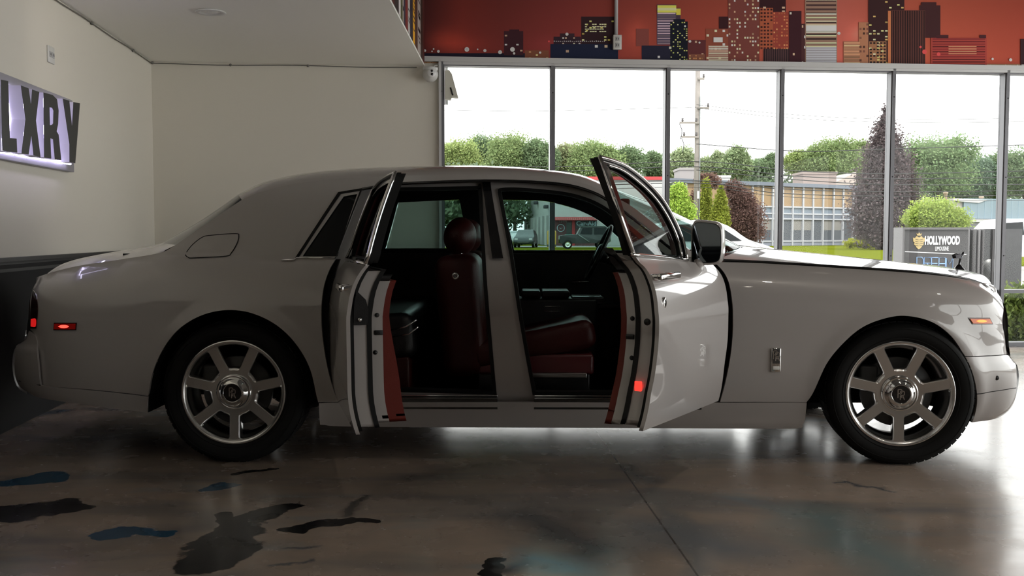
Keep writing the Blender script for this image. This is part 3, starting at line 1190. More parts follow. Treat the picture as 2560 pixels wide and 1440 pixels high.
fp = MB()
fp.box(-.98, 1.52, .16, WID - .16, .24, .30)
fp.box(1.40, 2.66, .60, WID - .60, .24, .86); fp.box(-2.35, -1.0, .60, WID - .60, .30, .98)
fp.box(-2.62, -2.0, .35, WID - .35, .30, .40); fp.box(2.50, 2.72, .45, WID - .45, .22, .34)
fp.build('underbody', UNDER, car)
ex = MB()
ex.tube([(-2.1, .5, .33), (-2.30, .46, .325), (-2.42, .46, .325)], .035, 12)
ex.build('exhaust', mat('dull_steel', (.12, .12, .12), .4, metal=.8), car)

# ------------------------------------------------------------------ lamps and badges on the near side
def lamp(name, px, lens, core, corepx, off=-.004, yf=side):
    lo = cps(px, yf)
    ho = panel(name + '_bezel', [(x, z) for x, z in offset_poly(lo, -.005)], mat('dark_bezel', (.05, .045, .045), .25, metal=.8), yf=yf, off=off + .001, thick=.008, step=.02)
    panel('lens', lo, lens, yf=yf, off=off - .004, thick=.006, step=.02, parent=ho)
    if core: panel('bulb_glow', path(cps(corepx, yf), n=4), core, yf=yf, off=off - .0055, thick=.003, step=.01, parent=ho)
    return ho


lamp('front_side_marker', [(2424, 796.5), (2473, 796.5), (2479.5, 808.5), (2432, 808.5)], AMBER, AMBERC,
     [(2438, 802.5), (2446, 799.5), (2458, 799.5), (2466, 802.5), (2458, 805.5), (2446, 805.5)])
lamp('rear_side_marker', [(137, 809), (190, 809), (189, 823), (136, 823)], REDLENS, REDGLOW,
     [(147, 816), (155, 812.5), (166, 812.5), (174, 816), (166, 819.5), (155, 819.5)])
tl_ = path(cps([(83, 724), (90, 736), (94.5, 760), (94.5, 790), (91, 821)]), cps([(91, 821), (76, 821)]), cps([(76, 821), (78, 780), (81, 740), (83, 724)]))
to = panel('tail_lamp', tl_, mat('smoked_red_lens', (.02, .002, .002), .12, coat=.8), off=-.006, thick=.012, step=.015)
panel('lit_segment', path(cps([(79, 797), (90.5, 797), (90, 816), (78.5, 816)])), REDDIM, off=-.0085, thick=.004, step=.012, parent=to)
panel('clear_segment', path(cps([(80, 770), (93, 770), (92.5, 776), (80, 776)])), CHROME, off=-.0085, thick=.004, step=.012, parent=to)

def badge_R(cx, cz, h, parent, T=None, y=0.0, m=CHROME):
    """two interlocked capital Rs"""
    g = MB()
    for dx, dz in ((-.13 * h, .10 * h), (.13 * h, -.10 * h)):
        w, b = .52 * h, .085 * h
        x0, x1, z0, z1 = cx + dx - w / 2, cx + dx + w / 2, cz + dz - h / 2, cz + dz + h / 2
        g.box(x0, x0 + b * 1.3, y - .0015, y, z0, z1, T)
        g.box(x0, x1 - b, y - .0015, y, z1 - b, z1, T); g.box(x0, x1 - b, y - .0015, y, cz + dz - b / 2, cz + dz + b / 2, T)
        g.prism([(x1 - b * 1.6, z1), (x1 - b * .4, z1 - b * .7), (x1, z1 - b * 2), (x1, cz + dz + b * 1.5), (x1 - b * .4, cz + dz + b * .3), (x1 - b * 1.6, cz + dz - b / 2), (x1 - b * 1.6, cz + dz + b * .5),
                 (x1 - b * 1.2, cz + dz + b * 1.6), (x1 - b * 1.2, z1 - b * 2), (x1 - b * 1.6, z1 - b)], 'y', y - .0015, y, T)
        g.prism([(x0 + w * .45, cz + dz), (x0 + w * .45 + b * 1.3, cz + dz), (x1 + b * .4, z0), (x1 - b, z0)], 'y', y - .0015, y, T)
    return g.build('monogram', m, parent)


bx0, bz0 = cp(1926, 930)
bx1, bz1 = cp(1952, 869)
by = float(side((bx0 + bx1) / 2, (bz0 + bz1) / 2))
g = MB(); g.rbox(bx0, bx1, by - .012, by + .01, bz0, bz1, .006)
bo = g.build('wing_badge', CHROME, car)
hh = bz1 - bz0
g = MB(); g.box(bx0 + .006, bx1 - .006, by - .0135, by - .011, bz0 + hh * .36, bz1 - .008); g.build('badge_inlay', mat('badge_grey', (.10, .10, .10), .3, metal=.6), bo)
badge_R((bx0 + bx1) / 2, bz0 + hh * .68, hh * .36, bo, None, by - .0135, CHROME)
g = MB(); g.rbox(bx0 + .009, bx1 - .009, by - .016, by - .011, bz0 + hh * .10, bz0 + hh * .25, .003); g.build('badge_lens', mat('clear_lens', (.75, .75, .72), .15), bo)
sx_, sz_ = cp(2492, 945, side_bf)
g = MB(); g.lathe([(0, -.003), (.006, -.003), (.008, 0), (.011, -.002), (.013, .002)], 16, 'y', Matrix.Translation((sx_, float(side_bf(sx_, sz_)) - .002, sz_)))
g.build('parking_sensor', BLKL, car)

# ------------------------------------------------------------------ wheels
WR = .386


def wheel_meshes():
    ms = {}
    g = MB()
    g.lathe([(.284, .004), (.292, -.008), (.31, -.018), (.335, -.022), (.356, -.018), (.371, -.006), (.380, .012), (.3855, .035), (.386, .06), (.386, .20), (.3845, .225), (.378, .245), (.362, .262), (.32, .266), (.284, .24)], 72)
    for i in range(60):                                             # tread blocks
        a = 2 * math.pi * i / 60
        M = Matrix.Rotation(a, 4, 'Y')
        for y0, y1 in ((.022, .06), (.068, .10), (.108, .152), (.16, .192), (.2, .238)):
            g.box(-.0165, .0165, y0, y1, .383, .3885, M)
    for rr in (.30, .352): g.lathe([(rr - .002, -.0155 if rr < .32 else -.0205), (rr, -.0175 if rr < .32 else -.0225), (rr + .002, -.0155 if rr < .32 else -.0205)], 72)
    ms['tyre'] = g.mesh('tyre', RUBBER)
    g = MB()
    g.lathe([(.262, .010), (.266, .001), (.274, -.004), (.283, -.003), (.288, .004), (.288, .02), (.28, .03)], 72)     # lip
    g.lathe([(.262, .010), (.258, .03), (.246, .05), (.236, .10), (.238, .18), (.255, .225), (.284, .24)], 72)           # barrel
    yd = lambda x, z: .010 + .016 * np.clip(1 - np.hypot(x, z) / .262, 0, 1)
    w, r0, r1 = .029, .128, .258
    holes_o, holes_i = [], []
    for k in range(7):
        mid = math.radians(-90 + 25.714 + k * 51.4286)

        def hole(w, r0, r1, rad):
            h0 = math.radians(25.714) - math.asin(w / r0)
            h1 = math.radians(25.714) - math.asin(w / r1)
            C = [(r1, -h1), (r1, h1), (r0, h0), (r0, -h0)]
            arc = [(r1, -h1 + (2 * h1) * t / 8) for t in range(9)]
            pts = arc + [(r0, h0), (r0, 0), (r0, -h0)]
            P = [(r * math.cos(mid + a), r * math.sin(mid + a)) for r, a in pts]
            Q = []
            n = len(P)
            for i in range(n):                                       # round the four corners
                if i in (0, 8, 9, 11):
                    a, b, c = (np.array(P[i - 1]), np.array(P[i]), np.array(P[(i + 1) % n]))
                    la, lc = np.hypot(*(a - b)), np.hypot(*(c - b))
                    a2, c2 = b + (a - b) / la * min(rad, la * .9), b + (c - b) / lc * min(rad, lc * .9)
                    for t in (0, .25, .5, .75, 1): Q.append(tuple((1 - t) ** 2 * a2 + 2 * t * (1 - t) * b + t * t * c2))
                else: Q.append(P[i])
            return Q
        holes_o.append(hole(w - .005, r0 - .010, r1 + .003, .016))
        holes_i.append(hole(w + .002, r0 + .006, r1 - .002, .012))
    circ = [(.264 * math.cos(2 * math.pi * i / 72), .264 * math.sin(2 * math.pi * i / 72)) for i in range(72)]
    V, T = triangulate(circ, holes_o, .014)
    y = yd(V[:, 0], V[:, 1])
    g.add([(a, float(b), c) for (a, c), b in zip(V, y)], [tuple(int(i) for i in t) for t in T], True)
    for ho, hi in zip(holes_o, holes_i):
        A = [(x, float(yd(x, z)), z) for x, z in ho]
        A2 = [(x * .35 + p * .65, float(yd(x, z)) + .005, z * .35 + q * .65) for (x, z), (p, q) in zip(ho, hi)]
        B = [(x, float(yd(x, z)) + .016, z) for x, z in hi]
        C = [(x, float(yd(x, z)) + .052, z) for x, z in hi]
        g.grid([A, A2, B, C], close_u=True)
    ms['rim'] = g.mesh('rim', ALLOY)
    g = MB()
    g.lathe([(.096, .026), (.096, .010), (.092, .004), (.086, .003), (.082, .006), (.078, .004), (.07, -.008), (.06, -.016), (.051, -.019), (.0485, -.019), (.0475, -.014)], 48)
    ms['hub_cap'] = g.mesh('hub_cap', CHROME)
    g = MB(); g.disc(.0478, -.0145, 40)
    ms['badge_disc'] = g.mesh('badge_disc', GLOSSK)
    g = MB()
    g.lathe([(.06, .085), (.185, .085), (.19, .09), (.19, .11), (.06, .11)], 48)
    g.lathe([(.001, .05), (.07, .05), (.07, .2)], 24)
    g.rbox(-.19, -.10, .07, .15, .02, .14, .015)
    ms['brake'] = g.mesh('brake', mat('brake_iron', (.05, .05, .05), .45, metal=.7))
    return ms


WM = wheel_meshes()


def wheel(x, y, rz):
    r = link('wheel', WM['rim'], car, (x, y, WR), (0, 0, rz))
    for k in ('tyre', 'hub_cap', 'badge_disc', 'brake'): link(k, WM[k], r)
    badge_R(0, 0, .048, r, None, -.0150)
    return r


wheel(HUBR[0], .035, 0)
wheel(HUBF[0], .035, math.radians(-7))
wheel(HUBR[0], WID - .035, math.pi)
wheel(HUBF[0], WID - .035, math.pi + math.radians(-7))

# ------------------------------------------------------------------ bonnet ornament: figure leaning forward, arms and gown swept back
ox, oz = cl(2397, 676, .995)
g = MB()
g.lathe([(0, .035), (.016, .033), (.020, .022), (.032, .010), (.040, 0), (.040, -.03)], 24, 'z', Matrix.Translation((ox, .995, oz)))
oo = g.build('bonnet_ornament', mat('dark_chrome', (.10, .10, .11), .15, metal=1), car)
OS = .8
b0 = Vector((ox, .995, oz + .018))
g = MB()
g.tube([b0, b0 + OS * Vector((.002, 0, .03)), b0 + OS * Vector((.006, 0, .055)), b0 + OS * Vector((.014, 0, .085)), b0 + OS * Vector((.024, 0, .105))], [.011, .008, .009, .012, .007], 10)
g.sphere(tuple(b0 + OS * Vector((.030, 0, .113))), (.0085, .0075, .0095), 12, 8)
g.build('figure', mat('dark_chrome', (.10, .10, .11), .15, metal=1), oo)
for s in (-1, 1):
    g = MB()
    A = [b0 + OS * Vector((.018, s * .008, .098)), b0 + OS * Vector((-.012, s * .024, .108)), b0 + OS * Vector((-.042, s * .032, .098))]
    B = [b0 + OS * Vector((.010, s * .008, .070)), b0 + OS * Vector((-.018, s * .020, .074)), b0 + OS * Vector((-.036, s * .026, .070))]
    g.grid([A, B]); g.grid([[p + OS * Vector((0, s * .004, 0)) for p in B], [p + OS * Vector((0, s * .004, 0)) for p in A]])
    g.tube(A, [.005, .0045, .003], 6)
    g.build('swept_wing', mat('dark_chrome', (.10, .10, .11), .15, metal=1), oo)
# ------------------------------------------------------------------ door frames (pillars) and sills
off_j = .085
DJ = lambda pts: cps(pts, side, off_j)
jo = path(DJ([(845, 1004), (826, 950), (811, 880), (803, 800), (807, 730), (820, 682), (838, 648)]), DJ([(838, 648), (872, 560), (905, 470)]),
          DJ([(905, 470), (980, 459), (1100, 453), (1250, 450), (1400, 458), (1480, 478), (1530, 506)]), DJ([(1530, 506), (1580, 543), (1640, 590), (1700, 640)]),
          DJ([(1700, 640), (1786, 655)]), DJ([(1786, 655), (1812, 684), (1826, 722), (1833, 790), (1829, 870), (1815, 950), (1800, 1004)]), DJ([(1800, 1004), (845, 1004)]))
h1 = path(DJ([(890, 975), (868, 900), (855, 800), (858, 720), (880, 655), (905, 580), (932, 500)]), DJ([(932, 500), (950, 475), (975, 471), (1195, 467)]), DJ([(1195, 467), (1203, 475), (1212, 640), (1240, 984)]), DJ([(1240, 984), (890, 975)]))
h2 = path(DJ([(1333, 985), (1300, 800), (1276, 640), (1246, 480)]), DJ([(1246, 480), (1252, 472), (1300, 471), (1400, 480), (1460, 494), (1510, 517), (1570, 562), (1650, 628)]),
          DJ([(1650, 628), (1740, 700), (1770, 800), (1765, 920), (1745, 985)]), DJ([(1745, 985), (1333, 985)]))
panel('door_frame', jo, PAINT, [h1, h2], off=off_j, thick=.05, step=.05)
for nm, h in (('rear_opening_seal', h1), ('front_opening_seal', h2)):
    panel(nm, offset_poly(h, -.004), SEAL, [offset_poly(h, .016)], off=off_j - .012, thick=.06, step=.05)
# gloss black finisher on the centre pillar
panel('pillar_finisher', path(DJ([(1206, 455), (1226, 455)]), DJ([(1226, 455), (1236, 520), (1258, 645)]), DJ([(1258, 645), (1231, 646)]), DJ([(1231, 646), (1217, 540), (1206, 455)])), GLOSSK, off=off_j - .02, thick=.02, step=.04)
# black shut gaps beside the hinges and along the drip rail
panel('rear_hinge_seal', path(DJ([(846, 1004), (827, 950), (812, 880), (804, 800), (808, 730), (821, 682), (840, 648)]), DJ([(852, 648), (838, 690), (826, 740), (822, 800), (830, 880), (843, 950), (860, 1004)])), SEAL, off=off_j - .03, thick=.03, step=.05)
panel('front_hinge_seal', path(DJ([(1802, 1004), (1816, 950), (1830, 870), (1834, 790), (1827, 722), (1813, 684), (1790, 656)]), DJ([(1770, 660), (1796, 690), (1808, 730), (1815, 790), (1811, 870), (1799, 950), (1782, 1004)])), SEAL, off=off_j - .03, thick=.03, step=.05)
g = MB()
dr = [cp(a, b) for a, b in DRIP + APIL[1:]]
g.tube([(x, float(side(x, z)) + .002, z) for x, z in spline(dr, 4)], .009, 6); g.build('drip_rail', GLOSSK, car)
# sill tread plates
for a, b in ((870, 1245), (1335, 1745)):
    xa, xb = cl(a, 985, .16)[0], cl(b, 985, .16)[0]
    zt_ = cl(1100, 983, .15)[1]
    g = MB()
    g.box(xa, xb, .05, .30, zt_ - .07, zt_ - .012)
    so = g.build('sill_step', GLOSSK, car)
    g = MB(); g.rbox(xa, xb, .10, .125, zt_ - .012, zt_ - .001, .004); g.build('tread_plate', CHROME, so)
    g = MB(); g.rbox(xa, xb, .145, .20, zt_ - .012, zt_ + .003, .004); g.build('tread_plate', mat('brushed_steel', (.35, .35, .35), .3, metal=1), so)

# ------------------------------------------------------------------ doors
def door_T(hx, hy, ang):
    return Matrix.Translation((hx, hy, 0)) @ Matrix.Rotation(ang, 4, 'Z') @ Matrix.Translation((-hx, -hy, 0))


HFX = cp(1818, 800)[0] - .02
HRX = cp(812, 800)[0] + .02
TF = door_T(HFX, .10, math.radians(62))
TR = Matrix.Translation((.085, 0, 0)) @ door_T(HRX, .10, math.radians(-74))


def dp(px, py, T, yf=side, off=0.0):
    """closed-door (x, z) of a pixel seen on the opened door's skin"""
    Ti = T.inverted()
    o = Ti @ _o
    d = (Ti.to_3x3() @ CARI.to_3x3()) @ ray(px, py)
    y = .05
    for _ in range(25):
        k = (y - o.y) / d.y
        x, z = o.x + d.x * k, o.z + d.z * k
        y = .5 * y + .5 * min(float(yf(x, z)) + off, .6)
    return x, z


# front door skin, traced on the opened door
FD = lambda pts: [dp(a, b, TF) for a, b in pts]
f_free = FD([(1589, 642), (1612, 668), (1632, 705), (1643, 748), (1648, 805), (1646, 862), (1638, 932), (1626, 995), (1607, 1078)])
f_bot = FD([(1607, 1078), (1700, 1041), (1796, 1002)])
f_hinge = FD([(1796, 1002), (1809, 930), (1819, 850), (1821, 780), (1815, 722), (1800, 682), (1782, 662)])
f_top = FD([(1782, 662), (1700, 652), (1589, 642)])
f_skin = path(f_free, f_bot, f_hinge, f_top)
# window frame
fo_pts = FD([(1716, 650), (1704, 595), (1680, 540), (1650, 492), (1610, 450), (1565, 416), (1530, 401), (1497, 392)])
fi_top = FD([(1704, 640), (1695, 598), (1671, 545), (1640, 498), (1601, 459), (1558, 427), (1522, 413)])
# print('front door free edge', [tuple(round(v, 2) for v in p) for p in f_free], 'frame', [tuple(round(v, 2) for v in p) for p in fo_pts])


def build_door(nm, skin, frame_o, frame_i, T, flare):
    d = panel(nm, skin, [PAINT, PAINT], step=.035, thick=.018, T4=T)
    K = dict(T4=T, parent=d)
    s1, s2, s3 = offset_poly(resample(skin, .05), .012), offset_poly(resample(skin, .05), .028), offset_poly(resample(skin, .05), .055)
    panel('edge_seal', s1, SEAL, off=.017, thick=.018, step=.08, **K)
    panel('inner_shell', s2, PAINT, off=.034, thick=.062, step=.08, **K)
    panel('weather_strip', offset_poly(resample(skin, .05), .022), SEAL, off=.095, thick=.022, step=.08, **K)
    ztop = max(p[1] for p in skin) - .075

    def clip(P, keep_low=True):
        """cut an outline at the height ztop"""
        out = []
        for (x1, z1), (x2, z2) in zip(P, P[1:] + P[:1]):
            a, b = ((z1 <= ztop), (z2 <= ztop)) if keep_low else ((z1 >= ztop), (z2 >= ztop))
            if a: out.append((x1, z1))
            if a != b: out.append((x1 + (x2 - x1) * (ztop - z1) / (z2 - z1), ztop))
        return out
    panel('inner_frame', clip(s3), PAINT, off=.116, thick=.055, step=.08, **K)
    panel('upper_trim', clip(s3, False), BLKL, off=.116, thick=.05, step=.08, **K)
    # lining of red leather, fuller towards the floor
    s4 = clip(offset_poly(resample(skin, .05), .062))
    zs = [p[1] for p in s4]
    zmid = (max(zs) + min(zs)) / 2
    panel('leather_lining', s4, DOORRED, off=.17, step=.06, toff=lambda x, z: .03 + flare * (1 - sstep(zmid - .22, zmid + .22, z)), **K)
    # window frame and glass
    panel('window_frame', frame_o, [GLOSSK, SEAL], [frame_i], off=.004, thick=.02, step=.05, side_mat=1, inner_mat=1, **K)
    panel('frame_lining', offset_poly(frame_o, .004), [SEAL, SEAL, MAROON], [offset_poly(frame_i, .006)], off=.024, thick=.024, step=.05, side_mat=1, inner_mat=2, hole_mat=2, **K)
    return d


f_frame_o = path(fo_pts, [fo_pts[-1], dp(1583, 640, TF)], [dp(1583, 640, TF), dp(1716, 650, TF)])
f_frame_i = path(fi_top, [fi_top[-1], dp(1590, 634, TF)], [dp(1590, 634, TF), dp(1700, 640, TF)])
fd = build_door('front_door', f_skin, f_frame_o, f_frame_i, TF, .004)
panel('window_glass', offset_poly(f_frame_i, -.008), DOORGL, off=.012, thick=.005, step=.06, T4=TF, parent=fd)


def door_strip(pts, T, r, m, name, parent, off=-.004):
    g = MB()
    g.tube([(x, float(side(x, z)) + off, z) for x, z in pts], r, 6, M=T)
    return g.build(name, m, parent)


door_strip(spline(fo_pts, 4), TF, .008, CHROME, 'frame_bead', fd)
door_strip(spline(FD([(1578, 636), (1640, 642), (1716, 651)]), 4), TF, .010, CHROME, 'waist_moulding', fd)
door_strip([dp(1497, 392, TF), dp(1540, 515, TF), dp(1583, 640, TF)], TF, .010, CHROME, 'frame_bead', fd)
door_strip(spline(fi_top, 4), TF, .006, CHROME, 'glass_bead', fd, .0)

# handle, lock badge, red courtesy lamp, latch bits
def door_local(px, py, T, off=0.0): return dp(px, py, T, side, off)


hx1, hz1 = door_local(1640, 690, TF, -.03)
hx2, hz2 = door_local(1692, 690, TF, -.03)
hz = (hz1 + hz2) / 2
yy = float(side((hx1 + hx2) / 2, hz))
g = MB()
xa, xb = min(hx1, hx2), max(hx1, hx2)
g.rbox(xa, xb, yy - .055, yy - .030, hz - .016, hz + .016, .010, 3, TF)
g.rbox(xa + .02, xa + .05, yy - .035, yy + .012, hz - .012, hz + .012, .006, 2, TF)
g.rbox(xb - .05, xb - .02, yy - .035, yy + .012, hz - .012, hz + .012, .006, 2, TF)
ho = g.build('door_handle', CHROME, fd)
lx, lz = door_local(1661, 757, TF)
ly = float(side(lx, lz))
g = MB(); g.lathe([(0, -.004), (.016, -.004), (.019, -.001), (.021, .002)], 20, 'y', TF @ Matrix.Translation((lx, ly - .001, lz)) @ Matrix.Diagonal((1, 1, 1.25, 1)))
lo = g.build('lock_badge', CHROME, fd)
g = MB(); g.lathe([(0, -.0055), (.012, -.0055), (.0125, -.003)], 20, 'y', TF @ Matrix.Translation((lx, ly - .001, lz)) @ Matrix.Diagonal((1, 1, 1.25, 1)))
lo2 = g.build('lock_badge_inlay', GLOSSK, fd)


def edge_bits(d, skin_free, T, sgn, red):
    """things on the free shut face: latch slot, plugs, rubber stop, courtesy lamp"""
    fr = sorted(skin_free, key=lambda p: p[1])
    fx = lambda z: float(np.interp(z, [p[1] for p in fr], [p[0] for p in fr]))
    def put(name, m, z, off, w, h, xo=.03, par=None, th=.006):
        x = fx(z) - sgn * xo
        y = float(side(x, z)) + off
        g = MB(); g.rbox(min(x, x + sgn * th), max(x, x + sgn * th), y - w / 2, y + w / 2, z - h / 2, z + h / 2, min(.003, w * .3, h * .3), 2, T)
        return g.build(name, m, d)
    def plug(z, off, r, xo):
        x = fx(z) - sgn * xo
        y = float(side(x, z)) + off
        g = MB(); g.lathe([(0, sgn * .006), (r, sgn * .005), (r * 1.2, 0)], 14, 'x', T @ Matrix.Translation((x, y, z)))
        return g.build('plug', BLKL, d)
    plug(.87, .145, .009, .055); plug(.70, .135, .009, .055)
    put('latch', BLKL, .79, .152, .04, .022, .055)
    if red: put('courtesy_lamp', mat('red_courtesy_lamp', (.6, .01, .01), .3, emit=(1, .03, .02), estr=2.2), red, .072, .034, .055, .029)
    return fx


fxF = edge_bits(fd, f_free, TF, -1, .585)
x_ = fxF(.86) + .028
g = MB(); g.lathe([(0, -.005), (.013, -.005), (.016, 0)], 14, 'x', TF @ Matrix.Translation((x_, float(side(x_, .86)) + .065, .86))); g.build('plug', BLKL, fd)

# door mirror on the front door, world-placed against the opened door
mc = CARI @ at(1768, 607, 4.93)
g = MB()
prof = [(-.083, -.108), (-.088, -.06), (-.088, .06), (-.078, .100), (-.055, .115), (.04, .108), (.072, .09), (.083, .06), (.086, -.02), (.08, -.08), (.06, -.105), (0, -.113)]
prof = [(x * .93, z) for x, z in spline(prof, 4, True)]
ang = math.radians(-20)
MM = Matrix.Translation(mc) @ Matrix.Rotation(ang, 4, 'Z')
rows = []
for sc, y in ((.90, -.010), (.97, -.004), (1.0, .01), (1.0, .05), (.97, .08), (.88, .115), (.7, .14), (.4, .155), (.01, .16)):
    rows.append([tuple(MM @ Vector((x * sc, y, z * sc))) for x, z in prof])
g.grid([r[::-1] for r in rows], close_u=True)
mo = g.build('door_mirror', PAINT, fd)
g = MB()
g.add([MM @ Vector((x * .90, -.0105, z * .90)) for x, z in prof], [tuple(range(len(prof)))[::-1]])
g.build('mirror_surround', GLOSSK, fd)
g = MB()
g.add([MM @ Vector((x * .85, -.0125, z * .86)) for x, z in prof], [tuple(range(len(prof)))[::-1]])
g.build('mirror_glass', mat('dimmed_mirror_silver', (.13, .145, .16), .02, metal=1), fd)
g = MB()
a = CARI @ at(1747, 690, 4.92); b = CARI @ at(1748, 662, 4.92)
g.tube([a + Vector((-.015, .05, -.02)), a, b, b + Vector((.0, .02, .004))], [.026, .024, .026, .03], 10, squash=.8)
g.build('mirror_stalk', PAINT, fd)

# rear coach door
RB = [(1244, 650), (1256, 760), (1268, 880), (1283, 1002)]
r_free = cps(RB)
r_hinge = cps([(854, 1002), (834, 950), (819, 880), (811, 800), (815, 730), (828, 686), (846, 652)])
r_skin = path(r_free, [r_free[-1], r_hinge[0]], r_hinge, [r_hinge[-1], r_free[0]])
ro = cps([(846, 648), (880, 560), (910, 478)]) 
r_frame_o = path(ro, cps([(910, 478), (980, 464), (1100, 458), (1212, 456)]), cps([(1212, 456), (1228, 550), (1243, 648)]), cps([(1243, 648), (846, 648)]))
r_frame_i = path(cps([(872, 640), (900, 565), (924, 497)]), cps([(924, 497), (985, 482), (1100, 475), (1186, 473)]), cps([(1186, 473), (1200, 550), (1214, 640)]), cps([(1214, 640), (872, 640)]))
rd = build_door('rear_door', r_skin, r_frame_o, r_frame_i, TR, .05)
panel('window_glass', offset_poly(r_frame_i, -.008), glass('tinted_car_glass', (.30, .33, .33), .06), off=.03, thick=.005, step=.06, T4=TR, parent=rd)
door_strip(spline(ro, 3) + spline(cps([(910, 478), (980, 464), (1100, 458), (1212, 456)]), 4), TR, .008, CHROME, 'frame_bead', rd)
door_strip(spline(cps([(1212, 456), (1228, 550), (1243, 648)]), 4), TR, .011, CHROME, 'frame_bead', rd)
door_strip(cps([(846, 648), (1243, 648)]), TR, .010, CHROME, 'waist_moulding', rd)
edge_bits(rd, r_free, TR, 1, None)
hx, hz = cp(1200, 700)
yy = float(side(hx, hz))
g = MB(); g.rbox(hx - .09, hx + .09, yy - .055, yy - .03, hz - .016, hz + .016, .010, 3, TR)
g.rbox(hx + .04, hx + .07, yy - .035, yy + .012, hz - .012, hz + .012, .006, 2, TR); g.rbox(hx - .07, hx - .04, yy - .035, yy + .012, hz - .012, hz + .012, .006, 2, TR)
g.build('door_handle', CHROME, rd)
# black latch housing and its chrome striker on the free face of the rear door
x_ = cp(1256, 760)[0] - .020
y_ = float(side(x_, .9)) + .062
g = MB(); g.prism([(y_ - .034, .83), (y_ + .03, .83), (y_ + .034, .90), (y_ + .022, .945), (y_ - .018, .985), (y_ - .03, .93)], 'x', x_, x_ + .014, TR)
g.build('latch_housing', BLKL, rd)
g = MB(); g.sphere((x_ + .016, y_ - .006, .855), .011, 12, 8, TR); g.build('striker', CHROME, rd)
g = MB(); g.rbox(x_ - .02, x_ + .012, y_ - .03, y_ + .02, .365, .425, .012, 3, TR); g.build('rubber_stop', mat('pale_rubber', (.35, .34, .32), .6), rd)

# ------------------------------------------------------------------ cabin
def cushion(g, x0, x1, y0, y1, z0, z1, r, M=None): g.rbox(x0, x1, y0, y1, z0, z1, r, 4, M)


def seat(y0, y1):  # one front seat
    yc = (y0 + y1) / 2
    g = MB()
    M = Matrix.Translation((-.29, 0, .78)) @ Matrix.Rotation(math.radians(-5), 4, 'Y') @ Matrix.Translation((.29, 0, -.78))
    cushion(g, -.425, -.165, y0, y1, .42, 1.125, .075, M)
    s = g.build('front_seat', REDL, car)
    g = MB()
    g.sphere((0, 0, 0), (.097, .14, .115), 20, 14, Matrix.Translation((-.315, yc, 1.225)) @ Matrix.Rotation(math.radians(8), 4, 'Y'))
    g.build('headrest', REDL, s)
    for d in (-.06, .06):
        g = MB(); g.tube([(-.30, yc + d, 1.08), (-.31, yc + d, 1.17)], .008, 8); g.build('headrest_post', CHROME, s)
    g = MB()
    M = Matrix.Translation((.15, 0, .6)) @ Matrix.Rotation(math.radians(-12), 4, 'Y') @ Matrix.Translation((-.15, 0, -.6))
    cushion(g, -.25, .48, y0, y1, .53, .70, .06, M)
    g.build('seat_cushion', REDL, s)
    g = MB(); cushion(g, -.20, .46, y0 + .01, y1 - .01, .44, .56, .02); g.build('seat_valance', MAROON, s)
    g = MB(); g.rbox(-.2, .44, y0 + .03, y1 - .03, .33, .45, .012)
    g.build('seat_plinth', BLKL, s)
    g = MB(); g.rbox(.02, .42, y0 - .012, y0 + .02, .425, .455, .006); g.build('seat_rail', mat('brushed_steel', (.35, .35, .35), .3, metal=1), s)
    return s


s1 = seat(.32, .86)
seat(1.13, 1.67)
ex_, ez_ = cl(1138, 690, .32)
g = MB(); g.lathe([(.011, -.003), (.016, -.004), (.020, -.001), (.021, .004)], 20, 'y', Matrix.Translation((ex_, .318, ez_))); g.build('seat_emblem', CHROME, car)
badge_R(ex_, ez_, .02, car, None, .317, CHROME)

g = MB(); cushion(g, -1.25, -.545, .27, WID - .27, .50, .775, .07, Matrix.Translation((-.9, 0, .6)) @ Matrix.Rotation(math.radians(-5), 4, 'Y') @ Matrix.Translation((.9, 0, -.6)))
rs = g.build('rear_bench', BLKL, car)
g = MB(); cushion(g, -1.45, -1.12, .27, WID - .27, .6, 1.16, .09, Matrix.Translation((-1.2, 0, .7)) @ Matrix.Rotation(math.radians(-14), 4, 'Y') @ Matrix.Translation((1.2, 0, -.7)))
g.build('bench_backrest', REDL, rs)
g = MB(); g.rbox(-1.2, -.58, .28, WID - .28, .31, .55, .02); g.build('bench_base', REDL, rs)
g = MB(); g.tube([(-.70, .272, .70), (-.60, .272, .72), (-.54, .272, .76)], .006, 6); g.tube([(-.70, .272, .66), (-.58, .272, .68), (-.53, .272, .72)], .005, 6); g.build('seat_highlight', CHROME, rs)  # bright lines standing for the highlight on the cushion's front lip

ck = mat('black_console', (.010, .010, .011), .3, coat=.3)
g = MB(); g.rbox(.0, .52, .87, 1.12, .33, .84, .02); co = g.build('centre_console', BLKL, car)
for xa, xb in ((.045, .165), (.172, .345)):
    g = MB(); g.rbox(xa, xb, .86, 1.13, .845, .888, .012); g.build('armrest_lid', BLKL, co)
g = MB(); g.rbox(.36, .56, .88, 1.11, .80, .85, .012); g.build('console_tray', ck, co)
x0, z0 = cl(1362, 778, .87); x1, z1 = cl(1400, 766, .87)
g = MB()
g.tube([(x0, .868, z0), (x1, .868, z0), (x1, .868, z1), (x0, .868, z1), (x0, .868, z0)], .003, 6); g.build('ashtray_trim', CHROME, co)
for px, py in ((1432, 746), (1447, 750), (1462, 748), (1478, 751)):
    x, z = cl(px, py, .95)
    g = MB(); g.lathe([(0, .012), (.011, .010), (.013, -.01)], 12, 'z', Matrix.Translation((x, .95, z))); g.build('rotary_switch', CHROME, co)
g = MB()
g.prism([(1.3, .33), (.86, .33), (.80, .60), (.74, .72), (.72, .92), (.78, 1.02), (.95, 1.07), (1.3, 1.08)], 'y', .24, WID - .24)
da = g.build('dashboard', BLKL, car)
g = MB(); g.rbox(.705, .74, .3, 1.0, .80, .90, .01); g.build('dash_trim', ck, da)
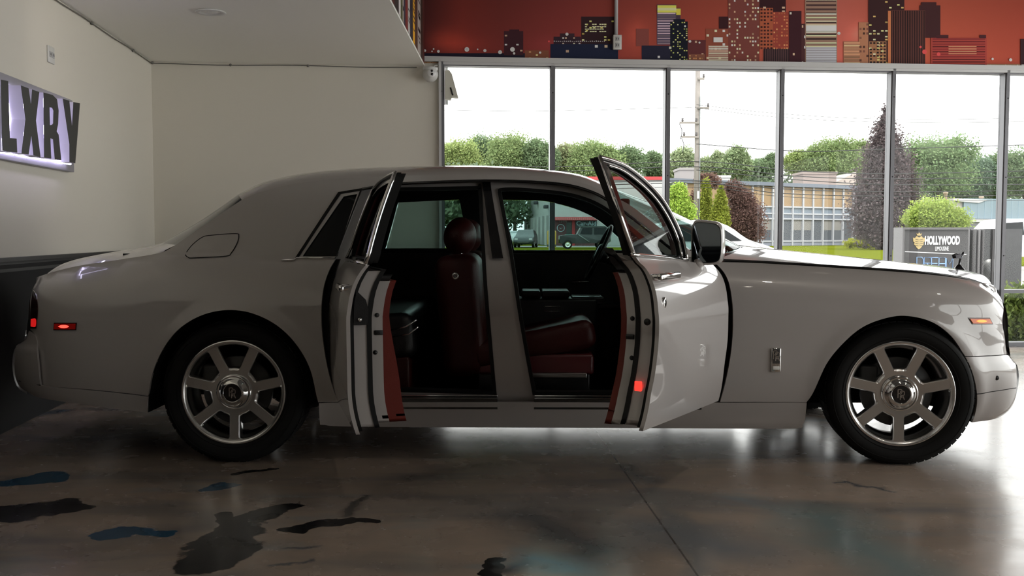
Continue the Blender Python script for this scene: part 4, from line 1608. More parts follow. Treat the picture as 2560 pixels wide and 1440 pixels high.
for px, py in ((1452, 690), (1463, 698), (1490, 700), (1485, 720)):
    x, z = cl(px, py, 1.2)
    g = MB(); g.lathe([(0, -.01), (.012, -.008), (.014, .01)], 12, 'x', Matrix.Translation((.705, 1.2 + (px - 1470) * .002, z))); g.build('air_vent', CHROME, da)
# steering wheel on the far side
sc = Vector((*cl(1497, 632, 1.45)[:1], 1.45, cl(1497, 632, 1.45)[1]))
MS = Matrix.Translation(sc) @ Matrix.Rotation(math.radians(25), 4, 'Y')
g = MB()
g.tube([MS @ Vector((0, .195 * math.cos(t), .195 * math.sin(t))) for t in [2 * math.pi * i / 40 for i in range(41)]], .014, 8, False)
sw = g.build('steering_wheel', BLKL, car)
for a in (0, 120, 240):
    t = math.radians(a + 90)
    g = MB(); g.tube([MS @ Vector((.02, .04 * math.cos(t), .04 * math.sin(t))), MS @ Vector((0, .19 * math.cos(t), .19 * math.sin(t)))], .010, 6); g.build('spoke', GLOSSK, sw)
g = MB(); g.lathe([(0, -.02), (.05, -.018), (.07, .0), (.05, .05), (.03, .25)], 20, 'x', MS); g.build('hub', BLKL, sw)
g = MB(); g.tube([MS @ Vector((.06, -.05, .0)), MS @ Vector((.05, -.2, -.01))], .007, 6); g.build('stalk', CHROME, sw)

# far door trims and cabin floor
g = MB()
g.box(-1.0, 1.25, WID - .22, WID - .12, .30, 1.10); fl = g.build('far_door_lining', BLKL, car)
for a, b in ((-.85, -.1), (.1, .95)):
    g = MB(); g.rbox(a, b, WID - .30, WID - .2, .70, .76, .02); g.build('armrest', BLKL, fl)
    g = MB(); g.tube([(a + .3, WID - .235, .90), (a + .42, WID - .24, .90)], .008, 6); g.build('door_pull', CHROME, fl)
g = MB(); g.box(-1.02, 1.28, .18, WID - .18, .30, .325); g.build('cabin_carpet', CARPET, car)
g = MB(); g.box(-1.62, -1.50, .25, WID - .25, .3, 1.2); g.build('rear_bulkhead', CARPET, car)
g = MB(); g.box(-2.2, -1.45, .3, WID - .3, 1.0, 1.13); g.build('parcel_shelf', CARPET, car)
g = MB(); g.rbox(.66, .72, .9, 1.1, 1.38, 1.46, .015); g.build('cabin_mirror', BLKL, car)
# ================================================================== FITTINGS OF THE ROOM
# ------------------------------------------------------------------ lit letter sign on the left wall
OFFP, OFFL = .05, .15
sp = [left_tz(a, b, OFFP) for a, b in ((0, 189), (182, 243), (185, 424), (0, 405))]
t1 = (sp[1][0] + sp[2][0]) / 2
tz1, tz0 = sp[1][1] * .5 + sp[0][1] * .5, sp[2][1] * .5 + sp[3][1] * .5
TS0 = t1 - 2.05
so = empty('illuminated_letter_sign', LW @ Vector((t1 - 1.0, 0, tz0)))
SI = so.matrix_basis.inverted()
tag(so, 'grey backing panel with black raised letters LXRY edged in violet-white light on left wall', 'sign')
SLW = Matrix.Translation(-Vector(LW @ Vector((t1 - 1.0, 0, tz0)))) @ LW
M_PANEL = mat('grey_sign_panel', (.34, .33, .37), .45, metal=.2, var=.12, vscale=3)
g = MB(); g.rbox(TS0, t1, .005, OFFP, tz0, tz1, .004, 2, SLW); g.build('backing_panel', M_PANEL, so)
M_LETF = mat('black_letter_face', (.012, .012, .012), .5)
M_LETS = mat('white_letter_return', (.62, .60, .66), .5)
M_LED = mat('violet_white_led', (.8, .75, 1), .4, emit=(.74, .68, 1.0), estr=8.0)
LT = {
    'L': ([(5, 597), (62, 608), (75, 1035), (125, 1040), (130, 1145), (15, 1130)], None),
    'X': ([(155, 640), (215, 662), (232, 780), (240, 670), (295, 690), (270, 905), (305, 1180), (250, 1165), (235, 1020), (215, 1160), (160, 1150), (190, 895)], None),
    'R': ([(325, 693), (395, 712), (428, 745), (440, 830), (436, 930), (425, 985), (440, 1010), (460, 1200), (410, 1195), (397, 1045), (378, 1037), (385, 1190), (330, 1180)],
          [(372, 805), (390, 808), (400, 830), (398, 925), (390, 936), (375, 938)]),
    'Y': ([(470, 740), (520, 755), (540, 945), (550, 765), (600, 775), (583, 1000), (565, 1225), (520, 1215), (520, 1080)], None)}


def letter(poly, hole):
    P = [left_tz(x / 3, y / 3, OFFL) for x, y in poly]
    H = [[left_tz(x / 3, y / 3, OFFL) for x, y in hole]] if hole else []
    V, T = triangulate(P, H, 10)
    n = len(V)
    # black face with pale returns
    g = MB(); g.add([(a, OFFL, c) for a, c in V], [tuple(int(i) for i in t[::-1]) for t in T], False, SLW)
    lo = g.build('letter', M_LETF, so)
    g = MB()
    for lp in [P] + H:
        m = len(lp)
        for i in range(m):
            (a, b), (c, d) = lp[i], lp[(i + 1) % m]
            g.add([(a, OFFP + .014, b), (c, OFFP + .014, d), (c, OFFL - .001, d), (a, OFFL - .001, b)], [(0, 1, 2, 3)], False, SLW)
    g.build('letter_return', M_LETS, lo)
    g = MB()
    for lp in [P] + H:
        m = len(lp)
        for i in range(m):
            (a, b), (c, d) = lp[i], lp[(i + 1) % m]
            g.tube([(a, OFFP + .008, b), (c, OFFP + .008, d)], .007, 5, False, SLW)
    g.build('led_strip', M_LED, lo)


for k in 'LXRY': letter(*LT[k])
# strip light along the foot of the letters
f0, f1 = left_tz(0, 377, OFFP + .03), left_tz(176, 408, OFFP + .03)
g = MB(); g.tube([(f0[0] - .4, OFFP + .03, f0[1]), (f1[0], OFFP + .03, f1[1] * .5 + f0[1] * .5)], .008, 6, True, SLW); g.build('led_strip', M_LED, so)

# ------------------------------------------------------------------ sockets, camera, conduit, cable, downlights
def outlet(name, M, w, h, label, horizontal=False):
    """M maps (across, out, up) to the wall"""
    r = empty(name, M @ Vector((0, 0, 0)))
    Mi = Matrix.Translation(-(M @ Vector((0, 0, 0)))) @ M
    tag(r, label, 'outlet')
    g = MB(); g.rbox(-w / 2, w / 2, 0, .012, -h / 2, h / 2, .004, 2, Mi); g.build('cover_plate', M_WHITE, r)
    for s in (-1, 1):
        g = MB()
        d = (s * w * .22, 0) if horizontal else (0, s * h * .22)
        q = min(w, h) * (.17 if horizontal else .26)
        g.rbox(d[0] - q, d[0] + q, .010, .016, d[1] - q, d[1] + q, .003, 2, Mi)
        so_ = g.build('socket', mat('grey_socket', (.42, .42, .42), .5), r)
        for e in (-1, 1):
            g = MB(); g.box(d[0] + e * q * .45 - .003, d[0] + e * q * .45 + .003, .0155, .0168, d[1] - q * .4, d[1] + q * .45, Mi); g.build('slot', M_BLACKP, so_)
    return r


t_, z_ = left_tz(125, 137)
outlet('wall_outlet', LW @ Matrix.Translation((t_, 0, z_)), .125, .12, 'white double socket plate high on left wall above the lit sign', True)
s_, z_ = back_sz(1541, 108)
BWo = BW @ Matrix.Translation((s_, -.05, z_)) @ Matrix.Diagonal((1, -1, 1, 1))
cb = outlet('conduit_outlet', BWo, .088, .15, 'white surface outlet box at the end of a conduit on the skyline mural')
r_ = Matrix.Translation(-(BWo @ Vector((0, 0, 0)))) @ BWo
g = MB(); g.rbox(-.042, .042, -.046, .001, -.072, .072, .006, 2, r_); g.build('back_box', M_WHITE, cb)
g = MB(); g.tube([(-.01, -.02, .07), (-.012, -.02, TOPZ - z_)], .019, 10, True, r_); g.build('conduit', mat('grey_conduit', (.42, .42, .43), .45), cb)

# dome camera just under the soffit
s_, z_ = back_sz(1076, 190)
cc = BW @ Vector((s_, -.10, z_))
cr = tag(empty('security_camera', tuple(cc)), 'white turret security camera on back wall beside the window corner', 'camera')
g = MB(); g.lathe([(.05, .075), (.075, .07), (.078, .045), (.06, .035)], 28, 'z'); g.sphere((0, 0, 0), .078, 24, 16); g.tube([(0, 0, .05), (0, .10, .06)], .035, 12)
g.build('housing', M_WHITE, cr)
g = MB()
Mf = Matrix.Rotation(math.radians(16), 4, 'Z') @ Matrix.Rotation(math.radians(-6), 4, 'X')
g.lathe([(0, -.0795), (.03, -.078), (.045, -.068), (.046, -.06)], 24, 'y', Mf); g.build('face_plate', mat('pale_camera_face', (.75, .75, .75), .3), cr)
for z in (.016, -.018):
    g = MB(); g.lathe([(0, -.084), (.012, -.084), (.0135, -.076)], 16, 'y', Mf @ Matrix.Translation((0, 0, z))); g.build('lens', GLOSSK, cr)
g = MB(); pts = [BW @ Vector((s_ + .02, -.06, z_ + .07)) - cc, BW @ Vector((s_ + .05, -.05, z_ + .10)) - cc, BW @ Vector((s_ + .10, -.02, z_ + .10)) - cc, BW @ Vector((s_ + .12, 0, z_ + .08)) - cc]
g.tube(spline(pts, 4), .006, 6); g.build('cable', M_WHITE, cr)

# thin cable with clips run along the top of the walls
g = MB()
pts = [LW @ Vector((t, .012, SOFFIT - .012 - .004 * (i % 3))) for i, t in enumerate(np.linspace(-6, tl - .01, 24))]
pts += [BW @ Vector((s, -.012, SOFFIT - .016 - .010 * math.sin(s * 2.2) ** 2)) for s in np.linspace(.02, 2.65, 18)]
cab = tag(link('ceiling_cable', g.tube(pts, .005, 5).mesh('ceiling_cable', mat('grey_cable', (.16, .155, .14), .6))), 'thin grey cable clipped along the top of left and back walls', 'cable')
for p in (LW @ Vector((1.9, .012, SOFFIT - .016)), LW @ Vector((3.1, .012, SOFFIT - .016)), LW @ Vector((tl - .03, .02, SOFFIT - .016)), BW @ Vector((.78, -.012, SOFFIT - .022)), BW @ Vector((1.55, -.012, SOFFIT - .02))):
    g = MB(); g.sphere(tuple(p), .014, 8, 6); g.build('clip', mat('grey_cable', (.16, .155, .14), .6), cab)


def downlight(p, label, energy, aim=None, spot=100, blend=.8, z=SOFFIT, col=(1, .90, .77), group=None):
    r = tag(empty('ceiling_downlight', (p[0], p[1], z)), label, 'light', group)
    g = MB(); g.lathe([(.105, -.001), (.115, -.008), (.11, -.014), (.085, -.012), (.07, .0)], 36, 'z'); g.build('trim_ring', M_WHITE, r)
    g = MB(); g.disc(.072, -.003, 28, 'z', None, True); g.sphere((.012, 0, -.002), (.045, .04, .012), 16, 8)
    g.build('lamp_lens', mat('frosted_lamp_lens', (.75, .75, .72), .3), r)
    if energy:
        l = bpy.data.lights.new('downlight_lamp', 'SPOT')
        l.energy, l.spot_size, l.spot_blend, l.color = energy, math.radians(spot), blend, col
        l.shadow_soft_size = .07
        lo = bpy.data.objects.new('downlight_lamp', l)
        COL.objects.link(lo)
        lo.parent = r
        lo.location = (0, 0, -.04)
        d = Vector(aim) - Vector((p[0], p[1], z - .04)) if aim is not None else Vector((0, 0, -1))
        lo.rotation_euler = d.to_track_quat('-Z', 'Y').to_euler()
    return r


pz = on_plane(527, 28, (0, 0, SOFFIT), Vector((0, 0, 1)))
downlight(pz, 'round white recessed downlight in the soffit above the car boot', 0)
for i, (x, y, tx) in enumerate(((-2.0, 2.4, -5.0), (-2.2, 4.4, -3.0), (-2.35, 6.4, 1.2))):  # unseen soffit lamps added to brighten the left wall
    w = LW @ Vector((tx + 1.0, 0, 2.2))
    downlight((x, y), 'added unseen soffit fill lamp washing the left wall, %s of three' % ('nearest the viewer', 'middle', 'farthest')[i], E_WALL_FILL, w, 100, 1.0, group='added soffit wall washers')
for x in (2.4, 5.2, 8.0):
    for y in (-3.5, 0.5, 3.6):
        lab = 'round downlight in the high ceiling, %s column, %s' % ({2.4: 'left', 5.2: 'middle', 8.0: 'right'}[x], {-3.5: 'farthest from the windows', .5: 'between the other two', 3.6: 'nearest the windows'}[y])
        downlight((x, y), lab, E_HALL, None, 120, .9, TOPZ, group='high ceiling downlights')
for x, n in ((.8, 'left'), (3.2, 'middle'), (5.8, 'right')):  # unseen ceiling lamps added to brighten the mural
    m_ = BW @ Vector((x + 3.6, 0, 3.7))
    downlight((x, 7.3), 'added unseen fill lamp washing the %s part of the skyline mural' % n, E_MURAL_FILL, m_, 110, 1.0, TOPZ, group='added mural fill lamps')

# ------------------------------------------------------------------ night skyline mural over the windows
def srgb(*c): return tuple((v / 255 / 12.92) if v / 255 < .04045 else ((v / 255 + .055) / 1.055) ** 2.4 for v in c)


MG = 2.6
mur = MB()
rng = random.Random(3)


def mq(x0, x1, y0, y1, col, lay, col2=None):
    """flat printed rectangle given by its place in the picture"""
    P = [(min(s, S_END - .03), min(z, TOPZ - .03)) for s, z in (back_sz(a, b) for a, b in ((x0, y1), (x1, y1), (x1, y0), (x0, y0)))]
    if P[1][0] - P[0][0] < 1e-4: return
    c = tuple(min(.9, v * MG) for v in srgb(*col))
    if col2 is not None:
        d = tuple(min(.9, v * MG) for v in srgb(*col2)); mur.curcol = [c, d, d, c]
    else: mur.curcol = c
    mur.add([tuple(BW @ Vector((s, -.003 - lay * .0006, z))) for s, z in P], [(0, 1, 2, 3)])


skyc = [(1061, (58, 24, 24)), (1150, (92, 34, 29)), (1250, (84, 33, 30)), (1400, (96, 38, 36)), (1600, (112, 48, 40)), (1850, (124, 56, 44)), (2100, (150, 76, 66)), (2300, (138, 64, 48)), (2560, (120, 50, 38)), (2900, (110, 46, 36)), (3400, (90, 40, 32))]
SMOKE = [(1110, 98, 42, 26, (34, 12, 6)), (1145, 112, 60, 18, (22, 8, 6)), (1592, 84, 26, 34, (30, 14, 10)), (2140, 84, 14, 22, (40, 24, 22)), (1380, 110, 60, 20, (10, 4, 6))]


def print_sky(x, y):
    """printed dusk colour at a place of the mural: redder and lighter towards the printed horizon"""
    c = [float(np.interp(x, [q[0] for q in skyc], [q[1][k] for q in skyc])) for k in range(3)]
    f = float(np.interp(y, [-165, -40, 60, 150], [.72, .84, .97, 1.06]))
    c = [v * f for v in c]
    for sx, sy, rx, ry, d in SMOKE:
        g_ = math.exp(-((x - sx) / rx) ** 2 - ((y - sy) / ry) ** 2)
        c = [v + g_ * e for v, e in zip(c, d)]
    return tuple(min(.9, v * MG) for v in srgb(*c))


gx_ = list(range(1061, 2600, 19)) + list(range(2600, 3401, 50))
gy_ = [-165, -120, -80, -45, -20, 0, 15, 30, 45, 60, 72, 84, 96, 108, 120, 132, 145, 158]
for x0, x1 in zip(gx_, gx_[1:]):
    for k, (y0, y1) in enumerate(zip(gy_, gy_[1:])):
        sl_ = (x0 - 1061) * .0118 if k == len(gy_) - 2 else 0
        P = [(min(s_q, S_END - .03), min(z_q, TOPZ - .03)) for s_q, z_q in (back_sz(a, b) for a, b in ((x0, y1 + sl_), (x1, y1 + sl_), (x1, y0), (x0, y0)))]
        if P[1][0] - P[0][0] < 1e-4: continue
        mur.curcol = [print_sky(x0, y1), print_sky(x1, y1), print_sky(x1, y0), print_sky(x0, y0)]
        mur.add([tuple(BW @ Vector((s_q, -.003, z_q))) for s_q, z_q in P], [(0, 1, 2, 3)])


def tower(x0, x1, y0, y1, base, win, nx, ny, p, lay, wfrac=.6, hfrac=.45, side_=None):
    mq(x0, x1, y0, y1, base, lay)
    if side_: mq(x0, x0 + (x1 - x0) * .10, y0, y1, side_, lay + .3)
    if nx * ny == 0: return
    dx, dy = (x1 - x0) / nx, (y1 - y0) / ny
    for j in range(ny):
        for i in range(nx):
            if rng.random() < p:
                k = .55 + .6 * rng.random()
                cx, cy = x0 + (i + .5) * dx, y0 + (j + .5) * dy
                mq(cx - dx * wfrac / 2, cx + dx * wfrac / 2, cy - dy * hfrac / 2, cy + dy * hfrac / 2, tuple(min(255, v * k) for v in win), lay + .6)


Wm, Yl, Or = (235, 200, 170), (235, 205, 110), (190, 105, 70)
mq(1061, 1315, 133, 149, (22, 20, 32), 1.5)
mq(1061, 1400, 148, 158, (112, 84, 58), 1.6)
for k in range(24): mq(1064 + k * 14, 1066 + k * 14, 149, 157, (70, 45, 34), 2)
T_ = [
    (1260, 1308, 78, 138, (44, 22, 28), Wm, 5, 8, .12), (1273, 1298, 74, 80, (44, 22, 28), Wm, 0, 0, 0), (1312, 1372, 126, 158, (92, 56, 42), (190, 140, 100), 7, 4, .5),
    (1384, 1452, 92, 120, (36, 24, 32), Wm, 10, 4, .3), (1400, 1436, 84, 94, (40, 26, 32), Wm, 0, 0, 0), (1453, 1536, 42, 112, (34, 20, 24), Yl, 9, 9, .22), (1376, 1545, 110, 159, (20, 24, 42), Wm, 14, 4, .05),
    (1590, 1622, 72, 116, (96, 50, 46), Wm, 3, 6, .1), (1642, 1690, 12, 112, (62, 54, 70), (150, 130, 140), 1, 16, 1), (1690, 1701, 20, 80, (50, 40, 52), Wm, 0, 0, 0),
    (1604, 1680, 114, 160, (26, 26, 40), Wm, 8, 4, .12), (1675, 1719, 54, 162, (14, 16, 26), (200, 210, 110), 8, 20, .3), (1683, 1712, 48, 56, (14, 16, 26), Wm, 0, 0, 0),
    (1719, 1768, 100, 162, (70, 34, 36), Wm, 6, 6, .08), (1797, 1822, 42, 76, (40, 18, 22), Wm, 0, 0, 0), (1764, 1824, 72, 162, (104, 54, 42), Wm, 6, 8, .10), (1770, 1824, 114, 164, (120, 92, 82), (190, 160, 140), 1, 9, 1),
    (1722, 1762, 136, 164, (96, 60, 48), (210, 140, 90), 8, 4, .5), (1893, 1964, -120, 34, (38, 18, 22), Wm, 6, 16, .10), (1820, 1898, -150, 164, (88, 46, 42), (225, 185, 150), 12, 34, .32),
    (1899, 1932, 20, 125, (128, 66, 46), (60, 28, 28), 4, 12, .8), (1932, 1970, 30, 125, (112, 48, 40), Or, 6, 12, .6), (1908, 1974, 122, 164, (62, 42, 44), (40, 28, 32), 12, 1, 1), (1972, 2003, 28, 164, (44, 20, 26), Wm, 4, 12, .03),
    (2003, 2014, 60, 164, (56, 32, 34), Wm, 2, 8, .2), (2012, 2092, -150, 166, (112, 88, 76), (56, 40, 40), 1, 30, 1), (2108, 2150, 104, 168, (130, 92, 72), (175, 130, 100), 1, 9, 1), (2146, 2172, 56, 168, (132, 90, 68), (90, 58, 48), 3, 10, .6),
    (2170, 2260, -150, 168, (40, 22, 24), (230, 195, 120), 9, 44, .20), (2172, 2215, 104, 168, (120, 84, 60), (30, 22, 24), 5, 8, .85), (2298, 2350, 14, 95, (46, 24, 26), Wm, 5, 8, .08), (2302, 2340, 6, 16, (46, 24, 26), Wm, 0, 0, 0),
    (2218, 2312, 26, 171, (66, 38, 34), (34, 20, 22), 16, 1, 1), (2326, 2466, 95, 171, (122, 48, 42), (90, 30, 32), 1, 12, 1), (2340, 2370, 88, 96, (50, 24, 28), Wm, 0, 0, 0), (2448, 2464, 88, 96, (50, 24, 28), Wm, 0, 0, 0),
    (2550, 2600, 98, 168, (38, 20, 24), Wm, 4, 8, .2), (2640, 2720, 30, 174, (60, 34, 34), Yl, 8, 14, .3), (2760, 2850, 60, 176, (90, 46, 40), Wm, 9, 12, .3), (2900, 2960, -40, 178, (44, 24, 28), Yl, 6, 20, .3), (3000, 3150, 70, 182, (80, 42, 38), Wm, 12, 9, .3)]
for i, t in enumerate(T_):
    tower(*t, 2 + i * .25, *((.62, .5) if t[6] > 1 and t[7] > 1 else (.94, .45) if t[6] == 1 else (.45, .98)))
mq(1643, 1690, 14, 32, (235, 170, 70), 13); mq(1643, 1690, 20, 27, (255, 220, 120), 13.3); mq(1690, 1701, 22, 38, (220, 150, 60), 13)
for y in range(-2, 166, 9):
    if rng.random() < .6: mq(2014, 2090, y, y + 3.5, rng.choice([(215, 190, 130), (200, 175, 150), (180, 150, 130)]), 13)
mq(2014, 2090, 64, 78, (200, 195, 190), 13.4); mq(2014, 2090, 118, 160, (140, 140, 146), 13.2)
for y in range(120, 162, 6): mq(2014, 2090, y, y + 1.4, (100, 96, 100), 13.6)
mq(1783, 1806, 94, 106, (240, 215, 190), 13); mq(2219, 2226, 28, 170, (150, 90, 60), 13)
for y in (116, 122, 128, 134): mq(2370, 2440, y, y + 1.8, (190, 120, 90), 13)
mq(2460, 2552, 160, 171, (120, 90, 70), 3)
for k in range(22): mq(2462 + k * 4.2, 2464 + k * 4.2, 162 + rng.random() * 4, 168, (220, 190, 150), 4)
for y in (60, 66, 72, 78):
    for k in range(9):
        if rng.random() < .75: mq(1462 + k * 6, 1467 + k * 6, y, y + 2.6, (240, 215, 130), 13)
for k in range(26): mq(1384 + k * 5, 1386.5 + k * 5, 102 + rng.random() * 2, 104.5, (200, 180, 160), 13.1)


def star(x, y, r, col):
    pts = [back_sz(x + r * math.cos(2 * math.pi * i / 10), y + r * math.sin(2 * math.pi * i / 10)) for i in range(10)]
    mur.curcol = tuple(min(.9, v * MG) for v in srgb(*col))
    mur.add([tuple(BW @ Vector((s, -.012, z))) for s, z in pts], [tuple(range(10))[::-1]])


for x, y, r in ((1167, 124, 6), (1212, 127, 4), (1250, 131, 5), (1281, 124, 6), (1285, 134, 3), (1060 + 36, 129, 3.5), (1084, 123, 2), (1062, 127, 3.4), (1080, 129, 2), (1194, 124, 2), (1417, 86, 4), (2096, 84, 4), (2525, 150, 4), (2480, 148, 3), (1724, 104, 3.5), (1712, 66, 2.5), (1350, 132, 3), (1748, 107, 2.5)):
    star(x, y, r, (235, 215, 215))
    star(x, y, r * .5, (255, 250, 250))
for x, y, r in ((1372, 104, 2.5), (2310, 130, 6), (2345, 136, 5), (2300, 118, 3)): star(x, y, r, (230, 60, 60))
mo_ = mur.build('skyline_mural', attr_mat('printed_mural', .6, spec=.15))
tag(mo_, 'wide red night skyline mural with lit office towers above the windows', 'mural')

# tree-trunk print on the fascia beside it
fm = MB()
rng = random.Random(11)
y = YB - .002
cols = [(58, 26, 24), (40, 30, 26), (120, 112, 108), (52, 34, 28), (165, 120, 30), (30, 28, 34), (130, 126, 124), (84, 30, 28), (36, 34, 46), (110, 104, 98), (60, 60, 40), (150, 146, 146), (34, 30, 30)]
i = 0
while y > 4.5:
    w = .10 + .22 * rng.random()
    c = cols[i % len(cols)]
    fm.curcol = tuple(v * 2.2 for v in srgb(*c))
    fm.quad((-.897, y, SOFFIT + .02), (-.897, y - w, SOFFIT + .02), (-.897, y - w, TOPZ - .02), (-.897, y, TOPZ - .02))
    if c[0] > 105:
        for k in range(26):
            z = SOFFIT + .1 + rng.random() * 1.4
            fm.curcol = srgb(50, 46, 46)
            fm.quad((-.8955, y - w * rng.random() * .4, z), (-.8955, y - w * (.5 + .4 * rng.random()), z), (-.8955, y - w * .8, z + .02), (-.8955, y - w * .2, z + .015))
    y -= w
    i += 1
tag(fm.build('trunk_mural', attr_mat('printed_mural', .6, spec=.15)), 'narrow mural of pale and yellow tree trunks on the soffit fascia', 'mural')
# ================================================================== OUTDOORS
_mat, OUT = mat, .70


def mat(name, col, *a, **k):
    return _mat(name, tuple(c * OUT for c in col), *a, **k)


M_GRASS = matte(mat('lawn_grass', (.11, .13, .010), .95, spec=0.0, var=.25, vscale=.6))
M_ROAD = matte(mat('pale_asphalt', (.30, .29, .28), .9, var=.12, vscale=.5))
M_CONC = matte(mat('concrete_paving', (.58, .57, .55), .9, var=.1, vscale=1.0))
M_SOIL = mat('planting_soil', (.05, .035, .025), .95, var=.3, vscale=6)


def strip(name, y0, y1, m, z=-.03, x0=-160, x1=220):
    g = MB(); g.box(x0, x1, y0, y1, z - .2, z)
    return tag(g.build(name, m), kind='structure')


strip('ground_lawn', 40, 420, M_GRASS, -.02)
strip('ground_verge', 36.2, 40, M_GRASS, -.02)
strip('ground_road', 25.5, 36, M_ROAD, -.08)
strip('ground_kerb', 36, 36.2, M_CONC, .02)
strip('ground_forecourt', 14.2, 25.5, M_CONC, -.03)
strip('ground_bed', 10.2, 14.2, M_SOIL, -.07)
strip('ground_parking', 88, 97, M_ROAD, .0, -60, 12)


# ------------------------------------------------------------------ trees and shrubs
LEAF = attr_mat('foliage', .8, .4, spec=.1)
LEAFG = attr_mat('near_foliage', .5, .35, spec=.3)
M_BARK = mat('tree_bark', (.07, .055, .045), .9, var=.3, vscale=5)


class Leaves:
    """a crown: thousands of small folded leaf cards gathered in clumps round darker cores"""

    def __init__(s, ells, col, n, size, seed, spread=.22, core=True, vary=.35):
        rng = np.random.default_rng(seed)
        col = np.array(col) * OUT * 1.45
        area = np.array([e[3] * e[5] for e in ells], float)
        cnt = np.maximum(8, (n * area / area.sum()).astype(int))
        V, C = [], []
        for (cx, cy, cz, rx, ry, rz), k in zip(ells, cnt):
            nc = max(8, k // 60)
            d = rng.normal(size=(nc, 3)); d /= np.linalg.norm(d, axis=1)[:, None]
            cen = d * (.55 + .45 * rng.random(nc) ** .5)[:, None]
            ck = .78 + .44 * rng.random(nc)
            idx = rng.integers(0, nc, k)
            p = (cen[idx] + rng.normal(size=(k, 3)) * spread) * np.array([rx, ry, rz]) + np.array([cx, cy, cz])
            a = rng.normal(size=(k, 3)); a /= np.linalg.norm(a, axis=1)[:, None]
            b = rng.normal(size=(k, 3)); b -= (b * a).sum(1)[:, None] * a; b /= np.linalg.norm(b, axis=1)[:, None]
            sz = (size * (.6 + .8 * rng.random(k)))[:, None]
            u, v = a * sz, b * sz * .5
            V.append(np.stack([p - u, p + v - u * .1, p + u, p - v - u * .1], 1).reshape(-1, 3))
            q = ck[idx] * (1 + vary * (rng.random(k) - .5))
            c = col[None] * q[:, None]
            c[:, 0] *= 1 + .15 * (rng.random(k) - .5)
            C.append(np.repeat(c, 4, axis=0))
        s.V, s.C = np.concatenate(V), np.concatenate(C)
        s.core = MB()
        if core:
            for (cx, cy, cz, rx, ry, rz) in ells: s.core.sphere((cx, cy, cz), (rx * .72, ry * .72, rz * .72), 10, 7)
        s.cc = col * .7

    def build(s, name, m, parent):
        n = len(s.V)
        cv = np.array(s.core.v) if s.core.v else np.zeros((0, 3))
        V = np.concatenate([s.V, cv])
        q = np.arange(n).reshape(-1, 4)
        F = np.concatenate([q, np.array(s.core.f, int).reshape(-1, 4) + n]) if len(cv) else q
        me = bpy.data.meshes.new(name)
        me.vertices.add(len(V)); me.vertices.foreach_set('co', V.ravel().astype(np.float32))
        me.loops.add(F.size); me.loops.foreach_set('vertex_index', F.ravel().astype(np.int32))
        me.polygons.add(len(F)); me.polygons.foreach_set('loop_start', np.arange(0, F.size, 4, dtype=np.int32))
        me.update(calc_edges=True)
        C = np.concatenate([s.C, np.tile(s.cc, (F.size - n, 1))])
        at_ = me.color_attributes.new('col', 'FLOAT_COLOR', 'CORNER')
        at_.data.foreach_set('color', np.concatenate([C, np.ones((len(C), 1))], 1).ravel().astype(np.float32))
        me.materials.append(m)
        return link(name, me, parent)


def tree(name, label, Y, px, col, n, size, seed, group=None, trunk=True, cat='tree', depth=.8, vary=.35, m=None, core=True, base=None):
    """px: crown lobes as (centre x, centre y, half width, half height) in the picture, standing at distance Y"""
    E = []
    for cx, cy, rx, ry in px:
        c = at(cx, cy, Y)
        sc = Y / F_PX
        E.append((c.x, c.y, c.z, rx * sc, rx * sc * depth, ry * sc))
    bx = sum(e[0] * e[3] for e in E) / sum(e[3] for e in E)
    zb = 0 if base is None else base
    r = tag(empty(name, (bx, Y, zb)), label, cat, group)
    E2 = [(e[0] - bx, e[1] - Y, e[2] - zb, *e[3:]) for e in E]
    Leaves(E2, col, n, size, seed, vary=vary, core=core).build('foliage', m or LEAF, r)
    if trunk:
        top = max(e[2] + e[5] * .3 for e in E2)
        w = max(.05, .016 * top)
        g = MB(); g.tube([(0, 0, -.05), (.02 * top, 0, top * .35), (-.01 * top, .02, top * .7), (0, 0, top)], [w * 1.3, w, w * .7, w * .3], 8)
        for k, e in enumerate(E2[:5]): g.tube([(0, 0, top * .45), ((e[0]) * .5, e[1] * .5, top * .45 + (e[2] - top * .45) * .6), (e[0], e[1], e[2])], [w * .5, w * .35, w * .15], 6)
        g.build('trunk', M_BARK, r)
    return r


